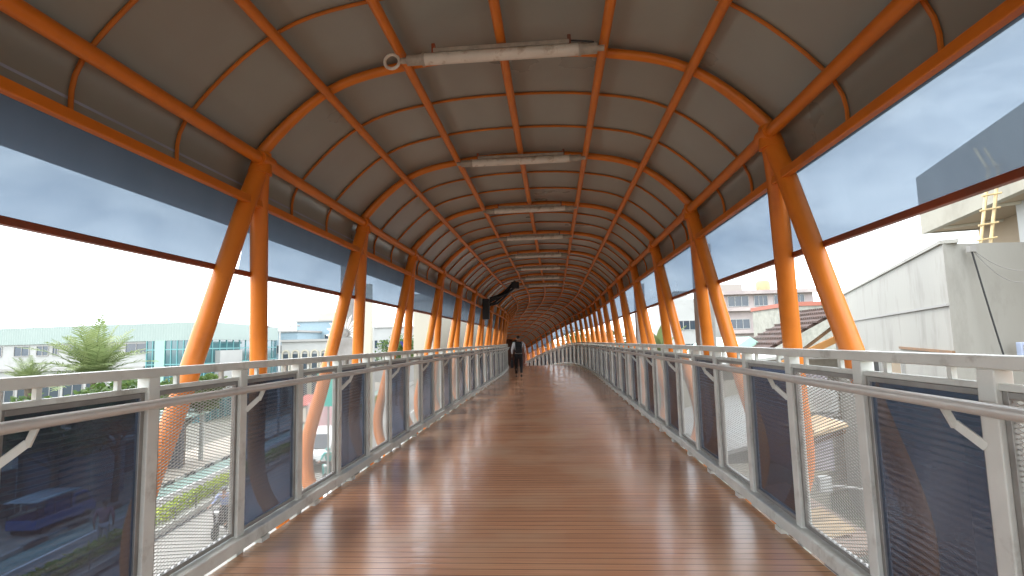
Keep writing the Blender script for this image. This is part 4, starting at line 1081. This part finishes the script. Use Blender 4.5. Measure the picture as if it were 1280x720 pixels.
tk = MB(); c_ = atY(958, 357, 61.5); tk.lathe([(.2, -.75), (.75, -.7), (.78, .3), (.6, .55), (.1, .62)], (c_.x, 62.5, zr+.78), 14); bld(tk, 'water_tank', mat('orange_tank', (.62, .27, .14), .5), pb, smooth=True)
# brick party wall + tiled roof house
A = atY(985, 383, 40); B = atY(1045, 383, 40); hb_ = empty('grey_house', ((A.x+B.x)/2, 40, G), 0, 'grey rendered house with a red coping behind the tiled roof', 'house')
bld(MB().bx(A.x, B.x, 40, 47, G, A.z), 'walls', mat('grey_render', (.33, .32, .27), .85, var=.15, dirt=(.2, .2, .17)), hb_)
bld(MB().bx(A.x-.1, B.x+.1, 39.9, 47.1, A.z, A.z+.3), 'coping', mat('red_coping', (.35, .12, .08), .7), hb_)
# tiled roof: slope falling to the left
T0 = atY(1040, 385, 25); T1 = atY(946, 436, 25); T2 = atY(1040, 412, 25)
th_ = empty('tiled_house', (T0.x-2, 25, G), 0, 'house with a worn brown tiled roof sloping down beside the white wall', 'house')
mb = MB(); zA, zB = T0.z, T1.z
mb.v = [(T1.x, 24, zB), (T0.x, 24, zA), (T0.x, 28, zA), (T1.x, 28, zB)]; mb.v += [(x, y, z-.14) for x, y, z in mb.v]
for f in ((0, 1, 2, 3), (7, 6, 5, 4), (0, 4, 5, 1), (1, 5, 6, 2), (2, 6, 7, 3), (3, 7, 4, 0)): mb.face(f)
bld(mb, 'roof', M['tile'], th_)
mb = MB(); 
for k in range(9):
    f_ = k/8; x = T1.x+(T0.x-T1.x)*f_; z = zB+(zA-zB)*f_; mb.bx(x-.07, x+.07, 23.6, 28.1, z-.02, z+.06)
bld(mb, 'tile_ridges', M['tile'], th_)
bld(MB().bar((T1.x+.4, 23.9, zB-.75), (T0.x, 23.9, T2.z-.2), .12, .28), 'fascia', mat('orange_fascia', (.55, .26, .08), .6), th_)
bld(MB().bar((T1.x+1.4, 24.2, zB-.25), (T0.x, 24.2, zA-.55), .1, .12), 'rafter', M['brown'], th_)
bld(MB().bx(T1.x+.6, T0.x, 24.6, 27.8, G, zB-.5), 'walls', mat('dark_cream', (.35, .31, .25), .85, var=.15), th_)
# mint gable roof house
A = atY(900, 436, 26); B = atY(952, 436, 26); Pk = atY(938, 421, 26)
mh = empty('mint_roof_house', ((A.x+B.x)/2, 26, G), 0, 'small house with a pale mint gabled roof below the pink block', 'house')
mb = MB(); n_ = [(A.x-.3, A.z-.6), (Pk.x, Pk.z), (B.x+.3, B.z)]
mb.v = [(x, 26, z) for x, z in n_]+[(x, 34, z) for x, z in n_]
mb.face((0, 1, 4, 3)); mb.face((1, 2, 5, 4)); mb.face((0, 2, 1)); mb.face((3, 4, 5)); mb.face((0, 3, 5, 2)); bld(mb, 'roof', mat('mint_sheet', (.42, .66, .54), .5, var=.08), mh)
bld(MB().bx(A.x, B.x, 26.4, 33.6, G, A.z-.62), 'walls', mat('mint_wall', (.40, .62, .52), .7, var=.1), mh)
windowR(mh, (A.x, 26.4), (B.x, 26.4), .4, 1.3, -1.5, -.4, M['glassd'], M['wwall'])
# low sheds just outside, corrugated roofs seen down through the panels
def shed(x0, x1, y0, y1, z, slope, m, label, wallm=None):
    r = empty('low_house', ((x0+x1)/2, y0, G), 0, label, 'house', 'low houses right of the walkway')
    mb = MB(); mb.v = [(x0-.3, y0-.3, z), (x1+.3, y0-.3, z+slope), (x1+.3, y1+.3, z+slope), (x0-.3, y1+.3, z)]; mb.v += [(a_, b_, c_-.1) for a_, b_, c_ in mb.v]
    for f in ((0, 1, 2, 3), (7, 6, 5, 4), (0, 4, 5, 1), (1, 5, 6, 2), (2, 6, 7, 3), (3, 7, 4, 0)): mb.face(f)
    bld(mb, 'roof', m, r); bld(MB().bx(x0, x1, y0, y1, G, z-.3), 'walls', wallm or M['cream'], r)
    windowR(r, (x0, y0), (x1, y0), (x1-x0)*.25, (x1-x0)*.55, G+1, G+2.1, M['glassd'], M['wwall'])
    windowR(r, (x0, y1), (x0, y0), (y1-y0)*.3, (y1-y0)*.5, G+1, G+2.1, M['glassd'], M['wwall'])
shed(4.3, 6.6, 13.4, 19.5, -1.2, .7, M['corr'], 'low house with grey corrugated roof below the mint gabled house')
shed(4.2, 8.5, 20.5, 27, .2, .6, mat('pale_sheet', (.5, .5, .46), .5, var=.1), 'low house with a pale sheet roof just before the bend')
shed(4.1, 5.2, 9.6, 12.8, -2.2, .35, mat('rust_sheet', (.28, .2, .15), .7, var=.3, vscale=2), 'low house with a rusty brown roof seen through the right mesh panel', mat('mauve_wall', (.30, .27, .28), .85, var=.2, dirt=(.2, .17, .16)))
# timber awnings and air conditioner seen through the right mesh
for i, (u, v, Y, lab) in enumerate(((1018, 532, 8.6, 'upper worn timber awning seen through the right mesh panel'), (1022, 655, 8.0, 'lower worn timber awning seen through the right mesh panel'))):
    p = atY(u, v, Y); r = empty('timber_awning', tuple(p), 0, lab, 'awning', 'timber awnings right of the walkway')
    bld(MB().box(p, (.55, .9, .05), Matrix.Rotation(radians(-16), 3, 'Y')), 'boards', mat('tan_boards%d' % i, (.45, .33, .2), .8, var=.25, vscale=6), r)
    for x in (-.22, .02, .22): bld(MB().bar(p+Vector((x, -.42, -.02)), p+Vector((x, .8, -.45)), .04), 'brace', M['brown'], r)
p = atY(1022, 498, 9.2); r = empty('air_conditioner', tuple(p), 0, 'white air conditioner unit on the mauve wall seen through the right mesh', 'air conditioner')
bld(MB().box(p, (.5, .3, .42)), 'casing', M['wwall'], r, bevel=.02); bld(MB().lathe([(.02, -.17), (.15, -.165), (.15, -.15), (.02, -.145)], p, 20, 'Y'), 'fan_grille', M['trim'], r)
bld(MB().box(p+Vector((0, .05, -.25)), (.55, .3, .04)), 'shelf', M['trim'], r)
bld(MB().box(p+Vector((-.05, 1.2, -.4)), (.7, 1.9, 1.6)), 'wall_bay', mat('mauve_bay', (.30, .27, .29), .85, var=.2), r)
p = atY(1018, 605, 7.6); q = atY(1086, 612, 7.9); r = empty('pipe_bracket', tuple(p), 0, 'grey pipe with a white junction box crossing behind the right mesh', 'pipe')
bld(MB().tube([p, q], .02, 8), 'pipe', M['trim'], r); bld(MB().box(p+Vector((.12, 0, .0)), (.16, .12, .2)), 'junction_box', M['wwall'], r, bevel=.01)

# small dark stick shaped things seen just over the rails
p = atY(507, 436, 12); r = empty('banner_pole', (p.x, p.y, G), 0, 'short dark blue furled banner on a pole above the left railing', 'banner')
MB().cyl((0, 0, 0), (0, 0, p.z-G), .025, 8).build('pole', M['trim'], r); h = p.z-G
MB().tube([(.08, 0, h-.12), (0, 0, h), (-.11, 0, h+.17)], [.02, .035, .03], 8).build('furled_cloth', mat('navy_cloth', (.03, .035, .16), .8), r)
print('objects', len(bpy.data.objects))
